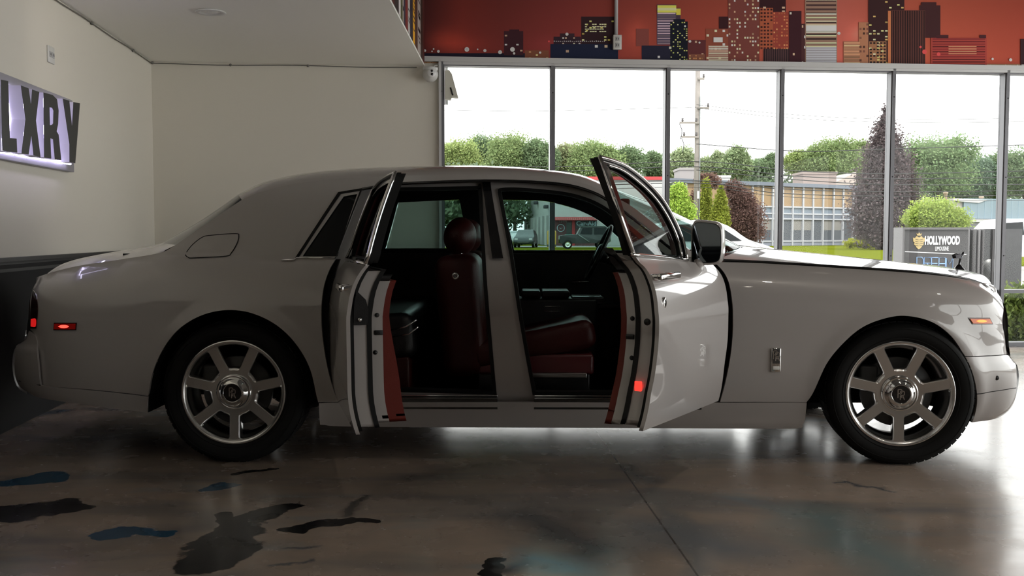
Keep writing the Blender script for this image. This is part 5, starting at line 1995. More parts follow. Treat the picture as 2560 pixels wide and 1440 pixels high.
G1, G2, G3 = (.19, .25, .11), (.14, .195, .105), (.25, .31, .12)  # distant greens, greyed and lightened to paint in haze
BG = [
    ('rounded pale green tree at the left edge of the window wall', [(1150, 388, 46, 34), (1122, 398, 28, 30), (1160, 420, 40, 30)], G3, 145),
    ('tall dark green tree second from the window jamb', [(1205, 378, 40, 32), (1190, 405, 38, 35)], G2, 150),
    ('broad full-crowned green tree left of the second mullion', [(1282, 375, 56, 36), (1262, 405, 46, 32), (1312, 405, 46, 34)], G1, 140),
    ('dark blue-green tree with ragged top behind the second mullion', [(1345, 385, 32, 30), (1365, 402, 28, 32)], G2, 138),
    ('olive tree just right of the second mullion', [(1418, 398, 34, 32), (1402, 415, 25, 24)], (.22, .24, .13), 142),
    ('broad olive tree with domed crown in second pane', [(1478, 390, 48, 32), (1520, 398, 36, 30), (1490, 415, 60, 26)], G1, 138),
    ('dark green tree peeping over the opened front door', [(1570, 402, 38, 30), (1545, 415, 34, 24)], G2, 140),
    ('small slim tree left of the third mullion', [(1632, 405, 22, 22), (1640, 425, 28, 18)], G2, 146),
    ('pale feathery tree just left of the utility pole', [(1706, 402, 26, 26), (1690, 425, 26, 22)], (.26, .31, .18), 140),
    ('light feathery tree right of the utility pole', [(1762, 420, 26, 22), (1796, 410, 18, 26)], (.26, .31, .18), 144),
    ('feathery tree with upright twin tops above the office roof', [(1842, 395, 24, 26), (1830, 420, 30, 22), (1862, 415, 18, 24)], (.23, .29, .16), 142),
    ('low distant tree beside the fourth mullion', [(1900, 420, 40, 18), (1930, 405, 20, 18)], G2, 150),
    ('bright green tree right of the fourth mullion', [(1995, 405, 32, 24), (2020, 420, 40, 22)], G3, 140),
    ('large full green tree left of the dark columnar tree', [(2060, 385, 44, 32), (2104, 380, 38, 30), (2085, 410, 60, 34)], G1, 136),
    ('green tree tucked against the dark columnar tree', [(2150, 388, 28, 30), (2150, 425, 30, 30)], G1, 139),
    ('largest spreading green tree right of the dark columnar tree', [(2330, 385, 70, 42), (2385, 380, 50, 38), (2300, 430, 46, 52), (2370, 440, 60, 44)], (.17, .24, .12), 120),
    ('blue-green tree above the pale blue building', [(2440, 440, 42, 44), (2415, 465, 40, 36)], (.13, .19, .13), 125),
    ('dense dark tree left of the last mullion', [(2492, 435, 36, 42), (2480, 465, 40, 32)], G2, 128),
    ('dark green tree at the right edge of the picture', [(2548, 430, 44, 48), (2580, 440, 44, 44)], G2, 124)]
for i, (lab, px, col, Y) in enumerate(BG):
    tree('background_tree', lab, Y, px, col, 16000, .16, 100 + i, 'trees along the skyline')
# low hedge of distant growth that closes the gaps under the crowns
for i, (x, w, lab) in enumerate(((1170, 150, 'low dark hedge belt under the trees at the left panes'), (1500, 150, 'low hedge belt behind the white garage roof'),
                                 (1850, 160, 'low hedge belt behind the flat-roofed office'), (2130, 120, 'low hedge belt behind the dark columnar tree'), (2440, 170, 'low hedge belt behind the pale blue building'))):
    tree('distant_hedge', lab, 152 if i else 122, [(x, 470, w, 45), (x, 530, w, 50)], (.12, .16, .10), 9000, .3, 200 + i, 'distant hedges', trunk=False, cat='hedge')

tree('columnar_tree', 'tall dark purple-brown columnar tree rising behind the fifth mullion', 75,
     [(2214, 305, 15, 38), (2216, 350, 36, 48), (2214, 410, 54, 55), (2216, 470, 68, 60), (2212, 535, 76, 60), (2205, 580, 62, 36)], (.115, .092, .098), 36000, .10, 301, vary=.6)
tree('clipped_conifer', 'narrow clipped yellow-green conifer beside the utility pole', 62, [(1765, 480, 11, 28), (1764, 515, 15, 35), (1764, 550, 16, 32)], (.20, .23, .04), 9000, .07, 302, 'clipped conifers', vary=.25)
tree('clipped_conifer', 'broader cone-shaped yellow-green conifer beside the purple maple', 60, [(1803, 490, 8, 24), (1801, 525, 16, 34), (1800, 560, 21, 32)], (.21, .24, .04), 10000, .07, 303, 'clipped conifers', vary=.25)
tree('purple_maple', 'dark purple-leaved maple in front of the tan office building', 64, [(1850, 500, 30, 34), (1862, 545, 42, 40), (1840, 570, 34, 30), (1835, 470, 18, 20), (1870, 580, 36, 26)], (.125, .075, .066), 26000, .065, 304, vary=.5)
tree('purple_maple', 'small reddish maple behind the clipped conifers', 70, [(1770, 452, 26, 18), (1740, 520, 20, 34)], (.15, .09, .075), 8000, .08, 309, vary=.5)
tree('young_tree', 'bright green young tree left of the utility pole', 55, [(1697, 490, 20, 26), (1702, 530, 30, 30), (1692, 560, 24, 26)], (.27, .38, .07), 16000, .065, 305, vary=.4)
tree('round_bush', 'rounded green bush in front of the pale blue building', 44, [(2335, 535, 52, 34), (2375, 550, 42, 24), (2300, 550, 34, 28)], (.25, .32, .08), 18000, .05, 306, cat='bush', vary=.35)
for i, (x, lab) in enumerate(((2135, 'yellow-green low shrub at the foot of the office corner'), (2170, 'yellow-green low shrub left of the columnar tree trunk'), (2207, 'yellow-green low shrub under the columnar tree'), (2245, 'yellow-green low shrub next to the dark sign'))):
    tree('low_shrub', lab, 80, [(x, 609, 22, 9)], (.28, .30, .03), 2500, .08, 320 + i, 'yellow low shrubs', trunk=False, cat='shrub')
# leafy planting just outside the glass, right of the bumper
pl = [('broad-leaved green shrub outside the last pane', [(2532, 800, 34, 66), (2556, 770, 30, 60), (2572, 830, 34, 50)], 11.9, 340, 1100),
      ('broad-leaved green shrub further along outside the glass', [(2640, 790, 44, 80), (2690, 800, 40, 70)], 12.0, 341, 900)]
for lab, px, Y, sd, n in pl:
    tree('leafy_shrub', lab, Y, px, (.20, .27, .06), n * 4, .036, sd, 'planting by the glass', cat='shrub', m=LEAFG, vary=.5, base=-.07, core=False)

# ------------------------------------------------------------------ tan office building
class Facade:
    """a flat front between two picture columns at two distances; u runs left to right, v back, z up"""

    def __init__(s, pxa, Ya, pxb, Yb):
        a, b = at(pxa, 583, Ya), at(pxb, 583, Yb)
        s.o = Vector((a.x, a.y, 0))
        s.d = Vector((b.x - a.x, b.y - a.y, 0)); s.L = s.d.length; s.d.normalize()
        s.n = Vector((-s.d.y, s.d.x, 0))
        if s.n.y < 0: s.n = -s.n
        s.M = Matrix(((s.d.x, s.n.x, 0, 0), (s.d.y, s.n.y, 0, 0), (0, 0, 1, 0), (0, 0, 0, 1)))

    def uz(s, px, py):
        p = on_plane(px, py, s.o, s.n)
        return (p - s.o).dot(s.d), p.z


M_TANP = mat('tan_panel', (.29, .195, .105), .7, var=.06, vscale=2)
M_BLUEF = mat('slate_blue_fascia', (.12, .14, .18), .6)
M_WFR = mat('white_window_bar', (.40, .41, .45), .5)
M_GL = mat('grey_window_pane', (.10, .11, .13), .08, spec=.6)
M_GLL = mat('pale_spandrel_glass', (.20, .24, .29), .2)
M_LOWW = mat('pale_low_wall', (.22, .24, .30), .6)
fo = Facade(1676, 89.4, 2142, 104)
ob = tag(empty('office_building', tuple(fo.o)), 'two-storey flat-roofed office with tan upper panels and white window bars', 'building')
z_at = lambda py: fo.uz(1950, py)[1]
zt, zf, zp, zs_, zb_, zw, zl = z_at(457), z_at(466), z_at(517), z_at(534), z_at(547), z_at(603), 0
D = 14
fa, fb = fo.o + fo.n * .15 + fo.d * .3, fo.o + fo.d * fo.L + fo.n * .15
g = MB(); g.prism([(p.x - fo.o.x, p.y - fo.o.y) for p in (fa, fb, fb * 1.14, fa * 1.14)], 'z', 0, zt - .1); g.build('walls', mat('dark_office_core', (.07, .07, .08), .6), ob)
g = MB(); g.box(-.3, fo.L + .3, -.35, .2, zf, zt, fo.M); g.build('roof_fascia', M_BLUEF, ob)
g = MB(); g.box(0, fo.L, -.05, .2, zb_, zs_, fo.M); g.build('floor_band', M_BLUEF, ob)
g = MB(); g.box(0, fo.L, -.02, .2, 0, zw - .05, fo.M); g.build('low_wall', M_LOWW, ob)
for py in (517, 534, 547, 603):
    z = z_at(py)
    g = MB(); g.box(0, fo.L, -.10, .1, z - .07, z + .07, fo.M); g.build('rail', M_WFR, ob)
us = [fo.uz(p, 540)[0] for p in (1879, 1905, 1930, 1955, 1980, 2006, 2031, 2056, 2082, 2106, 2131)]
step_ = us[1] - us[0]
while us[0] - step_ > .2: us.insert(0, us[0] - step_)
for i, u in enumerate(us):
    g = MB(); g.box(u - .09, u + .09, -.14, .1, 0, zf, fo.M); g.build('mullion', M_WFR, ob)
    if i + 1 < len(us):
        v = us[i + 1]
        for nm, z0, z1, m, dd in (('tan_panel', zp, zf, M_TANP, .02), ('spandrel_pane', zs_, zp, M_GLL, .05), ('lower_pane', zw, zb_, M_GL, .06)):
            g = MB(); g.box(u + .09, v - .09, dd, .15, z0 + .07, z1 - .05, fo.M); g.build(nm, m, ob)
        if i % 3 != 1:
            g = MB(); g.box(u + .1, v - .1, .045, .065, zw + (zb_ - zw) * .5, zb_ - .05, fo.M); g.build('blind', mat('pale_blind', (.22, .21, .20), .8), ob)
for pxa, pxb, pya, pyb, nm, c in ((1693, 1730, 422, 447, 'rooftop_unit', (.30, .28, .28)), (1770, 1815, 441, 448, 'rooftop_unit', (.5, .5, .5)), (1995, 2076, 432, 462, 'rooftop_unit', (.30, .24, .22)), (2076, 2140, 430, 462, 'rooftop_gable', (.42, .36, .32))):
    a, b = at(pxa, pya, 108), at(pxb, pyb, 108)
    g = MB()
    q = Matrix.Translation(-fo.o)
    if nm == 'rooftop_gable': g.prism([(a.x, b.z), (b.x, b.z), (b.x, a.z)], 'y', 108, 114, q)
    else:
        g.box(a.x, b.x, 106, 110, b.z - .5, a.z - .25, q); g.box(a.x - .1, b.x + .1, 105.9, 110.1, a.z - .25, a.z, q)
    g.build(nm, mat(nm + str(pxa), c, .7), ob)
# red car nose parked against the office
# ------------------------------------------------------------------ white garage with red bands
cf = Facade(1385, 98, 1672, 98)
cs_ = Facade(1317, 128, 1385, 98)
gb = tag(empty('garage_building', tuple(cf.o)), 'white garage with red roof band, red awning and a row of red service doors', 'building')
M_GW = mat('white_garage_wall', (.50, .50, .50), .7)
M_RED = mat('garage_red', (.42, .025, .03), .5)
M_MAR = mat('garage_maroon', (.10, .03, .035), .6)
q = Matrix.Translation(Vector((0, 0, 0)))
zr = cf.uz(1500, 443)[1]
cz = lambda py: cf.uz(1450, py)[1]
p0, p1 = cs_.o - cf.o, Vector((0, 0, 0))
pr = cf.d * cf.L
g = MB(); g.prism([(p0.x, p0.y), (p1.x, p1.y), (pr.x, pr.y), (pr.x, pr.y + 22)], 'z', 0, zr); g.build('walls', M_GW, gb)
g = MB(); g.box(-.1, cf.L, -.15, .1, zr - .28, zr + .05, cf.M); g.build('roof_band', M_RED, gb)
g = MB(); g.prism([(p0.x - .05, p0.y), (p1.x - .15, p1.y - .15), (p1.x + .1, p1.y), (p0.x + .2, p0.y)], 'z', zr - .28, zr + .06); g.build('roof_band', M_RED, gb)
a0, a1 = cf.uz(1387, 548)[0], cf.uz(1492, 548)[0]
g = MB(); g.prism([(-1.0, cz(551)), (-.9, cz(544)), (.05, cz(542)), (.05, cz(551))], 'x', a0, a1, cf.M); aw = g.build('awning', M_RED, gb)
for k in range(22):
    u = a0 + (a1 - a0) * (k + .5) / 22
    g = MB(); g.box(u - .03, u + .03, -1.03, -.98, cz(550), cz(545), cf.M); g.build('awning_rib', mat('awning_rib', (.55, .2, .2), .5), aw)
g = MB(); g.box(a0, a1, -.03, .05, 0, cz(551), cf.M); g.build('shop_front', M_MAR, gb)
u0, u1 = cf.uz(1430, 580)[0], cf.uz(1437, 580)[0]
g = MB(); g.box(u0, u1, -.15, .05, 0, cz(551), cf.M); g.build('red_column', M_RED, gb)
u0, u1 = cf.uz(1416, 580)[0], cf.uz(1429, 580)[0]
g = MB(); g.box(u0, u1, -.06, .02, 0, cz(556), cf.M); g.build('shop_door', mat('dark_door', (.03, .04, .035), .3), gb)
u0, u1 = cf.uz(1439, 570)[0], cf.uz(1492, 570)[0]
g = MB(); g.box(u0, u1, -.08, .03, cz(572), cz(551), cf.M); sg = g.build('sign_board', mat('black_sign_board', (.02, .025, .03), .4), gb)
M_SGT = mat('pale_blue_sign_letters', (.45, .60, .66), .5)
Rz = cf.M @ Matrix.Rotation(math.radians(90), 4, 'X')
text_mesh('Car-Aid', .62, .02, M_SGT, 'lettering', sg, Matrix.Translation(cf.M @ Vector(((u0 + u1) / 2, -.11, cz(559)))) @ Rz, 1.0, bold=.012)
uc = cf.uz(1402, 570)[0]
g = MB(); g.tube([cf.M @ Vector((uc + .36 * math.cos(t), -.06, cz(570) + .36 * math.sin(t))) for t in np.linspace(0, 2 * math.pi, 25)], .035, 6, False); g.build('roundel', M_SGT, gb)
g = MB(); g.prism([(uc - .2, cz(569)), (uc - .05, cz(570.5)), (uc, cz(569.5)), (uc + .05, cz(570.5)), (uc + .2, cz(569)), (uc, cz(572))], 'y', -.07, -.04, cf.M); g.build('roundel_bird', M_SGT, gb)
text_mesh('13191', .34, .015, mat('dim_white_numerals', (.5, .45, .45), .5), 'house_number', gb, Matrix.Translation(cf.M @ Vector((cf.uz(1408, 553)[0], -.06, cz(553.5)))) @ Rz)
# service doors along the side
so_ = cs_.o - cf.o
Ms = Matrix.Translation(so_) @ cs_.M
zd = cs_.uz(1372, 539)[1]
for k in range(7):
    u = .5 + k * (cs_.L - 1.2) / 7
    w = (cs_.L - 1.2) / 7
    g = MB(); g.box(u + .2 * w, u + w, -.04, .05, 0, zd, Ms); g.build('service_door', mat('service_door_red', (.20, .03, .035), .6), gb)
    g = MB(); g.box(u + .25 * w, u + .45 * w, -.06, .0, 0, zd, Ms); g.build('service_door_panel', mat('dark_door', (.03, .04, .035), .3), gb)
    g = MB(); g.box(u - .22 * w, u + .22 * w, -.35, .05, 0, zd, Ms); g.build('pier', M_GW, gb)
for px, py in ((1345, 507), (1371, 517)):
    u, z = cs_.uz(px, py)
    g = MB(); g.rbox(u - .5, u + .5, -.5, -.05, z - .18, z + .18, .05, 2, Ms); g.build('wall_light', mat('dark_lamp', (.05, .05, .06), .5), gb)
for i, px in enumerate((1371, 1387)):
    p = at(px, 583, 84)
    b = tag(empty('bollard', (p.x, 84, 0)), ('yellow bollard left of the dark mullion, by the garage corner', 'yellow bollard right of the dark mullion, by the garage corner')[i], 'bollard', 'yellow bollards')
    g = MB(); g.lathe([(.12, 0), (.12, 1.32), (.10, 1.42), (.05, 1.46), (0, 1.47)], 16, 'z'); g.build('post', mat('bollard_yellow', (.55, .33, .05), .5), b)
    g = MB(); g.lathe([(.123, .1), (.123, .28)], 16, 'z'); g.build('base_sleeve', mat('dark_base', (.06, .06, .05), .7), b)

# ------------------------------------------------------------------ pale blue building on the right
bf = Facade(2384, 88, 2640, 92)
bb = tag(empty('blue_building', tuple(bf.o)), 'low pale blue industrial building with white side wall and roof vents', 'building')
bz = lambda py: bf.uz(2480, py)[1]
g = MB(); g.box(0, bf.L, .1, 12, 0, bz(497), bf.M); g.build('walls', mat('white_side_wall', (.42, .40, .38), .7), bb)
g = MB(); g.box(1.0, bf.L, -.1, .15, bz(547), bz(497), bf.M); g.build('blue_cladding', mat('pale_blue_cladding', (.16, .22, .26), .6), bb)
for k in range(14):
    u = 1.0 + k * (bf.L - 1) / 14
    g = MB(); g.box(u - .02, u + .02, -.12, -.09, bz(547), bz(497), bf.M); g.build('cladding_seam', mat('cladding_seam', (.23, .32, .39), .6), bb)
g = MB(); g.box(1.0, bf.L, -1.2, .1, bz(556), bz(549), bf.M); g.build('canopy', mat('grey_canopy', (.40, .40, .41), .6), bb)
g = MB(); g.box(1.5, bf.L, -.05, .12, .1, bz(558), bf.M); g.build('glazed_front', M_GL, bb)
g = MB(); g.prism([(2.6, bz(508)), (3.6, bz(500)), (1.1, bz(498)), (-.1, bz(504))], 'y', -.2, .1, bf.M); g.build('parapet', mat('pale_parapet', (.45, .45, .45), .6), bb)
for px, py, h in ((2385, 477, 1.0), (2475, 488, .6), (2530, 480, .7)):
    u, z = bf.uz(px, py)
    g = MB(); g.lathe([(.16, z - h), (.16, z - .25), (.22, z - .22), (.22, z - .05), (.1, z)], 12, 'z', bf.M @ Matrix.Translation((u, 1.0, 0))); g.build('roof_vent', mat('copper_vent', (.40, .30, .22), .5), bb)

# ------------------------------------------------------------------ vehicles outside
def vehicle(name, label, M, L, Wd, body, glassp, colr, wheels, wr, cat='car', extra=None):
    """body and glass side outlines are (x, z); length runs along x"""
    r = tag(empty(name, tuple(M.translation)), label, cat)
    r.rotation_euler = M.to_euler()
    bm = MB()
    n = len(body)
    zmax = max(p[1] for p in body)
    def inset(z): return .06 + (.22 * max(0, (z - zmax * .58) / (zmax * .42)) ** 1.2 if zmax > 1 else 0)
    rows = []
    for f, k in ((0, 1.6), (.04, .55), (.10, 0), (.5, -.15), (.90, 0), (.96, .55), (1, 1.6)):
        row = []
        cxm = L / 2
        for x, z in body:
            i = inset(z) * .9
            y = -Wd / 2 + i + (Wd - 2 * i) * f
            row.append((x + (cxm - x) * .02 * max(k, 0), y, z))
        rows.append(row)
    bm.grid(rows, close_u=True)
    for rw, fl in ((rows[0], 0), (rows[-1], 1)): bm.add(rw, [tuple(range(n)) if fl else tuple(range(n))[::-1]])
    bm.build('body', mat('paint_' + name + str(round(colr[0], 3)) + str(round(colr[2], 3)), colr, .35, coat=.25), r)
    for poly in glassp:
        for s in (-1, 1):
            g = MB()
            vs = [(x, s * (Wd / 2 - inset(z) * .9 + .012), z) for x, z in poly]
            g.add(vs, [tuple(range(len(poly))) if s < 0 else tuple(range(len(poly)))[::-1]])
            g.build('side_window', DARKGL, r)
    for wx in wheels:
        for s in (-1, 1):
            g = MB()
            Mw = Matrix.Translation((wx, s * (Wd / 2 - .05), wr)) @ Matrix.Rotation(0 if s < 0 else math.pi, 4, 'Z')
            g.lathe([(wr * .6, -.03), (wr * .9, -.05), (wr, -.02), (wr, .16), (wr * .6, .18)], 24, 'y', Mw)
            w = g.build('wheel', RUBBER, r)
            g = MB(); g.lathe([(0, -.045), (wr * .2, -.04), (wr * .5, -.025), (wr * .62, -.035)], 20, 'y', Mw); g.build('hubcap', ALLOY, w)
    if extra: extra(r)
    return r


def lamp_box(r, x, ys, z, c, nm, d=.06):
    for y in ys:
        g = MB(); g.rbox(x - d, x + d, y - .14, y + .14, z - .07, z + .07, .03, 2); g.build(nm, c, r)


HL = mat('vehicle_lamp', (.6, .6, .62), .15)
# white car passing behind the door mirror (nose to the right)
p = at(1945, 583, 30)
vehicle('passing_car', 'white car with raked windscreen passing on the road behind the door mirror', Matrix.Translation((p.x - 4.6, 30, -.08)), 4.6, 1.85,
        spline([(0.05, .35), (.0, .7), (.12, 1.1), (.5, 1.45), (1.2, 1.68), (2.2, 1.70), (2.9, 1.56), (3.5, 1.15), (4.1, .95), (4.5, .75), (4.6, .5), (4.5, .3)], 3, True),
        [[(.55, 1.12), (.8, 1.45), (1.3, 1.58), (2.0, 1.6), (2.0, 1.08)], [(2.08, 1.08), (2.08, 1.6), (2.7, 1.5), (3.3, 1.1)]], (.55, .55, .57), (.85, 3.75), .34,
        extra=lambda r: lamp_box(r, 4.45, (-.62, .62), .72, HL, 'headlamp'))
# white pickup at the right edge
p = at(2490, 583, 37)
vehicle('white_pickup', 'white pickup truck parked at the kerb at the right edge of the picture', Matrix.Translation((p.x - 2.2, 37, -.02)), 5.6, 1.95,
        [(0, .45), (.0, 1.0), (.15, 1.12), (1.5, 1.18), (1.95, 1.72), (2.3, 1.80), (3.9, 1.80), (4.1, 1.75), (4.25, 1.15), (5.55, 1.12), (5.6, .5), (5.5, .42), (.1, .38)],
        [[(1.75, 1.2), (2.1, 1.64), (2.8, 1.68), (2.8, 1.2)], [(2.95, 1.2), (2.95, 1.68), (3.8, 1.68), (3.95, 1.2)]], (.55, .56, .60), (.95, 4.55), .38, 'truck',
        extra=lambda r: lamp_box(r, .03, (-.7, .7), .85, HL, 'headlamp'))
# black off-roader at the garage
p = at(1396, 583, 80)


def jeep_bits(r):
    lamp_box(r, .06, (-.45, .45), .98, HL, 'headlamp')
    g = MB(); g.rbox(.55, 1.5, -.7, .7, 1.12, 1.16, .02); g.build('green_bonnet_reflection', mat('teal_reflection', (.05, .22, .18), .4), r)  # teal sheet that paints in the green reflection on the bonnet
    g = MB(); g.tube([(1.55, -.92, 1.15), (2.45, -.94, .55)], .05, 6); g.build('side_bar', mat('grey_bar', (.2, .22, .22), .5), r)
    g = MB(); g.box(1.7, 3.9, -.80, .80, 1.80, 1.84); g.build('hard_top', mat('grey_top', (.16, .20, .20), .6), r)


vehicle('black_off_roader', 'black boxy off-road vehicle parked before the garage shop front', Matrix.Translation((p.x, 80, -.02)), 4.2, 1.8,
        [(0, .5), (.0, 1.05), (.3, 1.10), (1.45, 1.16), (1.75, 1.72), (1.85, 1.80), (4.0, 1.80), (4.15, 1.75), (4.2, .6), (4.0, .48), (.2, .42)],
        [[(1.72, 1.2), (1.92, 1.68), (2.7, 1.7), (2.7, 1.2)], [(2.85, 1.2), (2.85, 1.7), (3.9, 1.7), (3.9, 1.2)]], (.010, .013, .014), (.72, 3.4), .36, extra=jeep_bits)
# cars parked beside the garage, noses towards us
for px, Y, c, lab, nm, H in ((1308, 84, (.035, .045, .05), 'dark grey estate car parked nose-on left of the garage', 'parked_estate', 1.55), (1284, 104, (.5, .52, .54), 'white car parked nose-on far left of the garage', 'parked_hatchback', 1.5)):
    p = at(px, 583, Y)
    M = Matrix.Translation((p.x, Y, 0)) @ Matrix.Rotation(math.radians(-97), 4, 'Z') @ Matrix.Translation((-4.3, 0, 0))

    def bits(r):
        lamp_box(r, 4.22, (-.62, .62), .72, HL, 'headlamp')
        g = MB(); g.add([(3.05, -.68, 1.02), (3.05, .68, 1.02), (2.48, .55, 1.42), (2.48, -.55, 1.42)], [(0, 1, 2, 3)]); g.build('windscreen', mat('sky_lit_glass', (.25, .3, .32), .05), r)
        g = MB(); g.rbox(4.18, 4.28, -.5, .5, .45, .62, .02); g.build('grille', HL, r)
    vehicle(nm, lab, M, 4.3, 1.8, [(0, .35), (0, .95), (.15, 1.1), (.5, 1.42), (.9, H - .03), (2.3, H), (2.45, H - .07), (3.1, 1.0), (4.15, .85), (4.3, .6), (4.25, .3)],
            [[(.6, 1.1), (.8, 1.42), (2.2, 1.45), (2.85, 1.05)]], c, (.8, 3.5), .32, extra=bits)

# ------------------------------------------------------------------ utility pole and wires
p = at(1741, 583, 60)
up = tag(empty('utility_pole', (p.x, 60, 0)), 'tall grey wooden utility pole with crossarms beside the clipped conifers', 'pole')
M_WOOD = mat('weathered_pole', (.26, .235, .22), .9, var=.2, vscale=3)
g = MB(); g.tube([(0, 0, -.1), (0, 0, 6), (-.02, 0, 14)], [.185, .17, .14], 14); g.build('pole', M_WOOD, up)
sc = 60 / F_PX
for dx0, dx1, py in ((-46, 2, 308), (-41, 2, 343), (-2, 27, 271), (-2, 14, 198)):
    z = at(1741, py, 60).z
    g = MB(); g.box(dx0 * sc, dx1 * sc, -.25, -.15, z - .06, z + .06); ca = g.build('crossarm', M_WOOD, up)
    for k in (.15, .85) if dx0 < -10 else (.9,):
        x = (dx0 + (dx1 - dx0) * k) * sc
        g = MB(); g.lathe([(.05, z + .06), (.08, z + .14), (.05, z + .2), (.08, z + .26), (0, z + .3)], 10, 'z', Matrix.Translation((x, -.2, 0))); g.build('insulator', mat('brown_insulator', (.06, .05, .05), .3), ca)
    if dx0 < -10:
        g = MB(); g.tube(spline([(dx0 * sc, -.2, z - .05), (dx0 * sc + .15, -.2, z - .5), (dx0 * sc + .05, -.2, z - 1.0)], 4), .025, 5); g.build('jumper_wire', M_BLACKP, ca)
for a, b in ((-.19, -.16), ):
    g = MB(); g.tube([(.10, -.19, 9.5), (.13, -.21, 4), (.12, -.22, .1)], .03, 6); g.build('riser_cable', mat('grey_bar', (.2, .22, .22), .5), up)
z0, z1 = at(1741, 497, 60).z, at(1741, 478, 60).z
g = MB(); g.box(-.02, .16, -.22, -.18, z0, z1); g.build('notice_plate', mat('white_notice', (.6, .6, .6), .5), up)
WIRES = [('lower street cable, upper of the left pair', [(900, 412), (1380, 417), (1741, 404), (2000, 428), (2260, 434), (2700, 424)]), ('lower street cable, lower of the left pair', [(900, 424), (1380, 429), (1741, 417), (2000, 441), (2260, 447), (2700, 440)]),
         ('heavy cable crossing the tan office panels', [(1300, 462), (1741, 452), (1950, 472), (2260, 480), (2700, 474)]), ('second cable crossing the tan office panels', [(1300, 470), (1741, 458), (1950, 483), (2260, 491), (2700, 486)]),
         ('thin cable lowest across the office panels', [(1300, 480), (1741, 468), (1950, 491), (2260, 502), (2700, 500)]), ('high thin wire in the sky right of the pole', [(1741, 262), (1960, 285), (2240, 298), (2700, 294)]),
         ('second high thin wire in the sky right of the pole', [(1741, 270), (1960, 294), (2240, 306), (2700, 303)]), ('high thin wire in the sky across the left panes', [(900, 272), (1200, 277), (1400, 277), (1741, 268)]),
         ('wire passing the middle of the columnar tree', [(1741, 360), (2000, 378), (2240, 372), (2700, 358)]), ('wire just above the office roof line', [(1741, 425), (2000, 450), (2260, 462), (2700, 460)])]
for i, (lab, px) in enumerate(WIRES):
    g = MB(); g.tube([at(a, b, 59.8 - .06 * i) for a, b in spline(px, 10)], .016 if 'thin' in lab or 'high' in lab else .026, 5)
    tag(g.build('overhead_wire', mat('wire_grey', (.03, .03, .033), .8)), lab, 'wire', 'overhead wires')

# ------------------------------------------------------------------ business sign on the forecourt
YS = 16.0
a, b = at(2260, 574, YS), at(2416, 765, YS)
sr = tag(empty('business_sign', (a.x, YS, -.03)), 'dark grey free-standing sign with gold crest and white and blue lettering', 'sign')
Q = Matrix.Translation((-a.x, -YS, .03))
P_ = lambda px, py: (at(px, py, YS).x, at(px, py, YS).z)
M_SGN = mat('dark_grey_sign_face', (.05, .047, .05), .5)
M_SGF = mat('sign_edge_metal', (.12, .115, .12), .5)
M_WL = mat('white_sign_letters', (.75, .75, .78), .4)
M_GOLD = mat('gold_crest', (.50, .38, .17), .4)
g = MB(); g.box(a.x, b.x, YS, YS + .35, -.03, a.z, Q); g.build('cabinet', M_SGN, sr)
g = MB(); g.box(a.x - .03, b.x + .01, YS - .03, YS + .36, a.z, a.z + .035, Q); g.box(a.x - .03, a.x, YS - .03, YS + .36, -.03, a.z, Q); g.build('edge_trim', M_SGF, sr)
x0, z0 = P_(2262, 630); x1, z1 = P_(2416, 637)
g = MB(); g.add([(x0, YS - .004, z0), (x1, YS - .004, z1), (x1, YS - .004, z1 + .013), (x0, YS - .004, z0 + .013)], [(0, 1, 2, 3)], False, Q); g.build('dividing_line', M_WL, sr)
RX = Matrix.Rotation(math.radians(90), 4, 'X')
cxy = P_(2355, 602)
text_mesh('HOLLYWOOD', .185, .004, M_WL, 'lettering', sr, Q @ Matrix.Translation((cxy[0], YS - .008, cxy[1])) @ RX, .47, bold=.009)
cxy = P_(2354, 622)
text_mesh('LIMOUSINE', .095, .003, M_WL, 'lettering', sr, Q @ Matrix.Translation((cxy[0], YS - .008, cxy[1])) @ RX, .47, bold=.001)
cx, cz_ = P_(2297, 603)
k = YS / F_PX
crest = [(-15, 9), (-10, 8), (-6, 13), (0, 9), (6, 13), (10, 8), (15, 9), (14, -1), (11, -3), (12, -8), (8, -12), (5, -17), (0, -20), (-5, -17), (-8, -12), (-12, -8), (-11, -3), (-14, -1)]
g = MB(); g.prism([(cx + x * k, cz_ + z * k) for x, z in crest], 'y', YS - .010, YS, Q); co = g.build('crest', M_GOLD, sr)
g = MB(); g.prism([(cx + x * k, cz_ + z * k) for x, z in [(-5, 14), (-6.5, 20), (-3, 17.5), (0, 22), (3, 17.5), (6.5, 20), (5, 14)]], 'y', YS - .010, YS, Q); g.build('crown', M_GOLD, co)
for z in (4, -1, -6, -11):
    for s in (-1, 1):
        g = MB(); g.prism([(cx + s * 1.0 * k, cz_ + (z - 1.2) * k), (cx + s * 9 * k, cz_ + (z + .6) * k), (cx + s * 9.5 * k, cz_ + (z + 1.5) * k), (cx + s * 1.0 * k, cz_ + (z - .2) * k)][::s], 'y', YS - .013, YS - .009, Q); g.build('crest_line', M_SGN, co)
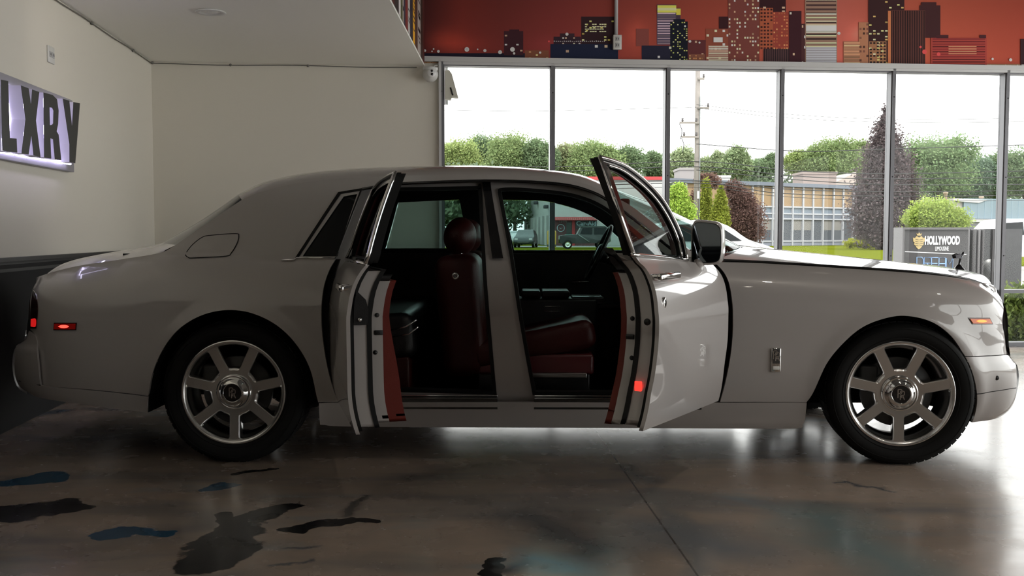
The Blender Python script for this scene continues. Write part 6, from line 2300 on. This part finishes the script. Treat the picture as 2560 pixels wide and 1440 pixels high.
# outlined techno letters D R E A M
M_BLL = mat('light_blue_sign_letters', (.28, .46, .78), .4)
STK = {'D': [[(0, 0), (0, 1), (.75, 1), (1, .8), (1, .2), (.75, 0), (0, 0)]], 'R': [[(0, 0), (0, 1), (1, 1), (1, .5), (0, .5)], [(.45, .5), (1, 0)]], 'E': [[(1, 1), (0, 1), (0, 0), (1, 0)], [(0, .5), (.9, .5)]],
       'A': [[(0, 0), (0, 1), (1, 1), (1, 0)], [(0, .5), (1, .5)]], 'M': [[(0, 0), (0, 1), (.5, .45), (1, 1), (1, 0)]]}
for i, ch in enumerate('DREAM'):
    xa, xb = 2292 + i * 18.4, 2292 + i * 18.4 + 15.5
    (X0, ZA), (X1, ZB) = P_(xa, 643 + i * .6), P_(xb, 672 + i * .6)
    g = MB()
    for st_ in STK[ch]:
        g.tube([(X0 + x * (X1 - X0), YS - .006, ZB + z * (ZA - ZB)) for x, z in st_], .0075, 4, True, Q)
    g.build('lettering', M_BLL, sr)
# dark glossy return beside it
c_ = at(2527, 573, YS + .5)
r2 = tag(empty('sign_return', (b.x, YS, -.03)), 'dark glossy ribbed panel joined to the right end of the business sign', 'sign')
Q2 = Matrix.Translation((-b.x, -YS, .03))
M_GP = mat('dark_gloss_panel', (.03, .03, .033), .25, spec=.4)
g = MB(); g.box(b.x + .015, c_.x, YS + .12, YS + .4, -.03, a.z + .01, Q2); g.build('panel', M_GP, r2)
for px, w, m in ((2424, .030, M_SGF), (2440, .034, M_SGN), (2452, .022, M_SGF), (2462, .018, M_SGN)):
    x = at(px, 583, YS).x
    g = MB(); g.rbox(x - w, x + w, YS + .04, YS + .16, -.03, a.z + .005, .012, 2, Q2); g.build('rib', m, r2)
xx = at(2490, 583, YS).x
g = MB(); g.box(xx - .012, xx + .012, YS + .08, YS + .125, .1, a.z, Q2); g.build('joint_bar', M_SGN, r2)
g = MB(); g.lathe([(0, 0), (.20, 0), (.21, .02)], 28, 'y', Q2 @ Matrix.Translation((xx - .02, YS + .10, .62))); g.build('wheel_reflection', mat('reflected_wheel_dark', (.03, .03, .032), .3), r2)  # dark disc standing for a wheel mirrored in the glossy panel

# outside of the window corner: gutter strip and beige wall lamp
s_a, z_a = back_sz(1105, 180)
s_b, z_b = back_sz(1134, 245)
wl = tag(empty('window_corner_fitting', tuple(BW @ Vector((s_a, .0, z_b)))), 'beige wedge-shaped fitting in the top left corner of the window', 'light')
Q3 = Matrix.Translation(-(BW @ Vector((s_a, .0, z_b)))) @ BW
g = MB(); g.prism([(s_a + .03, z_b + .27), (s_a + .07, z_b + .28), (s_a + .10, z_b + .24), (s_a + .165, z_b), (s_a + .10, z_b + .005), (s_a + .09, z_b - .02), (s_a + .03, z_b - .015)], 'y', -.045, .055, Q3)
g.build('housing', _mat('beige_fitting', (.62, .61, .53), .6), wl)
g = MB(); g.tube([(s_a + .085, -.047, z_b + .10), (s_a + .11, -.047, z_b + .02)], .008, 5, True, Q3); g.build('bracket', M_BLACKP, wl)
dp_ = tag(empty('downspout', tuple(BW @ Vector((s_b - .06, .5, z_b)))), 'white vertical strip outside behind the beige fitting', 'pipe')
g = MB(); g.box(-.07, .0, -.02, .05, 0, .5); g.build('strip', mat('white_strip', (.40, .40, .45), .5), dp_)
g = MB(); g.box(.0, .012, -.025, .055, 0, .5); g.build('edge', mat('grey_bar', (.2, .22, .22), .5), dp_)
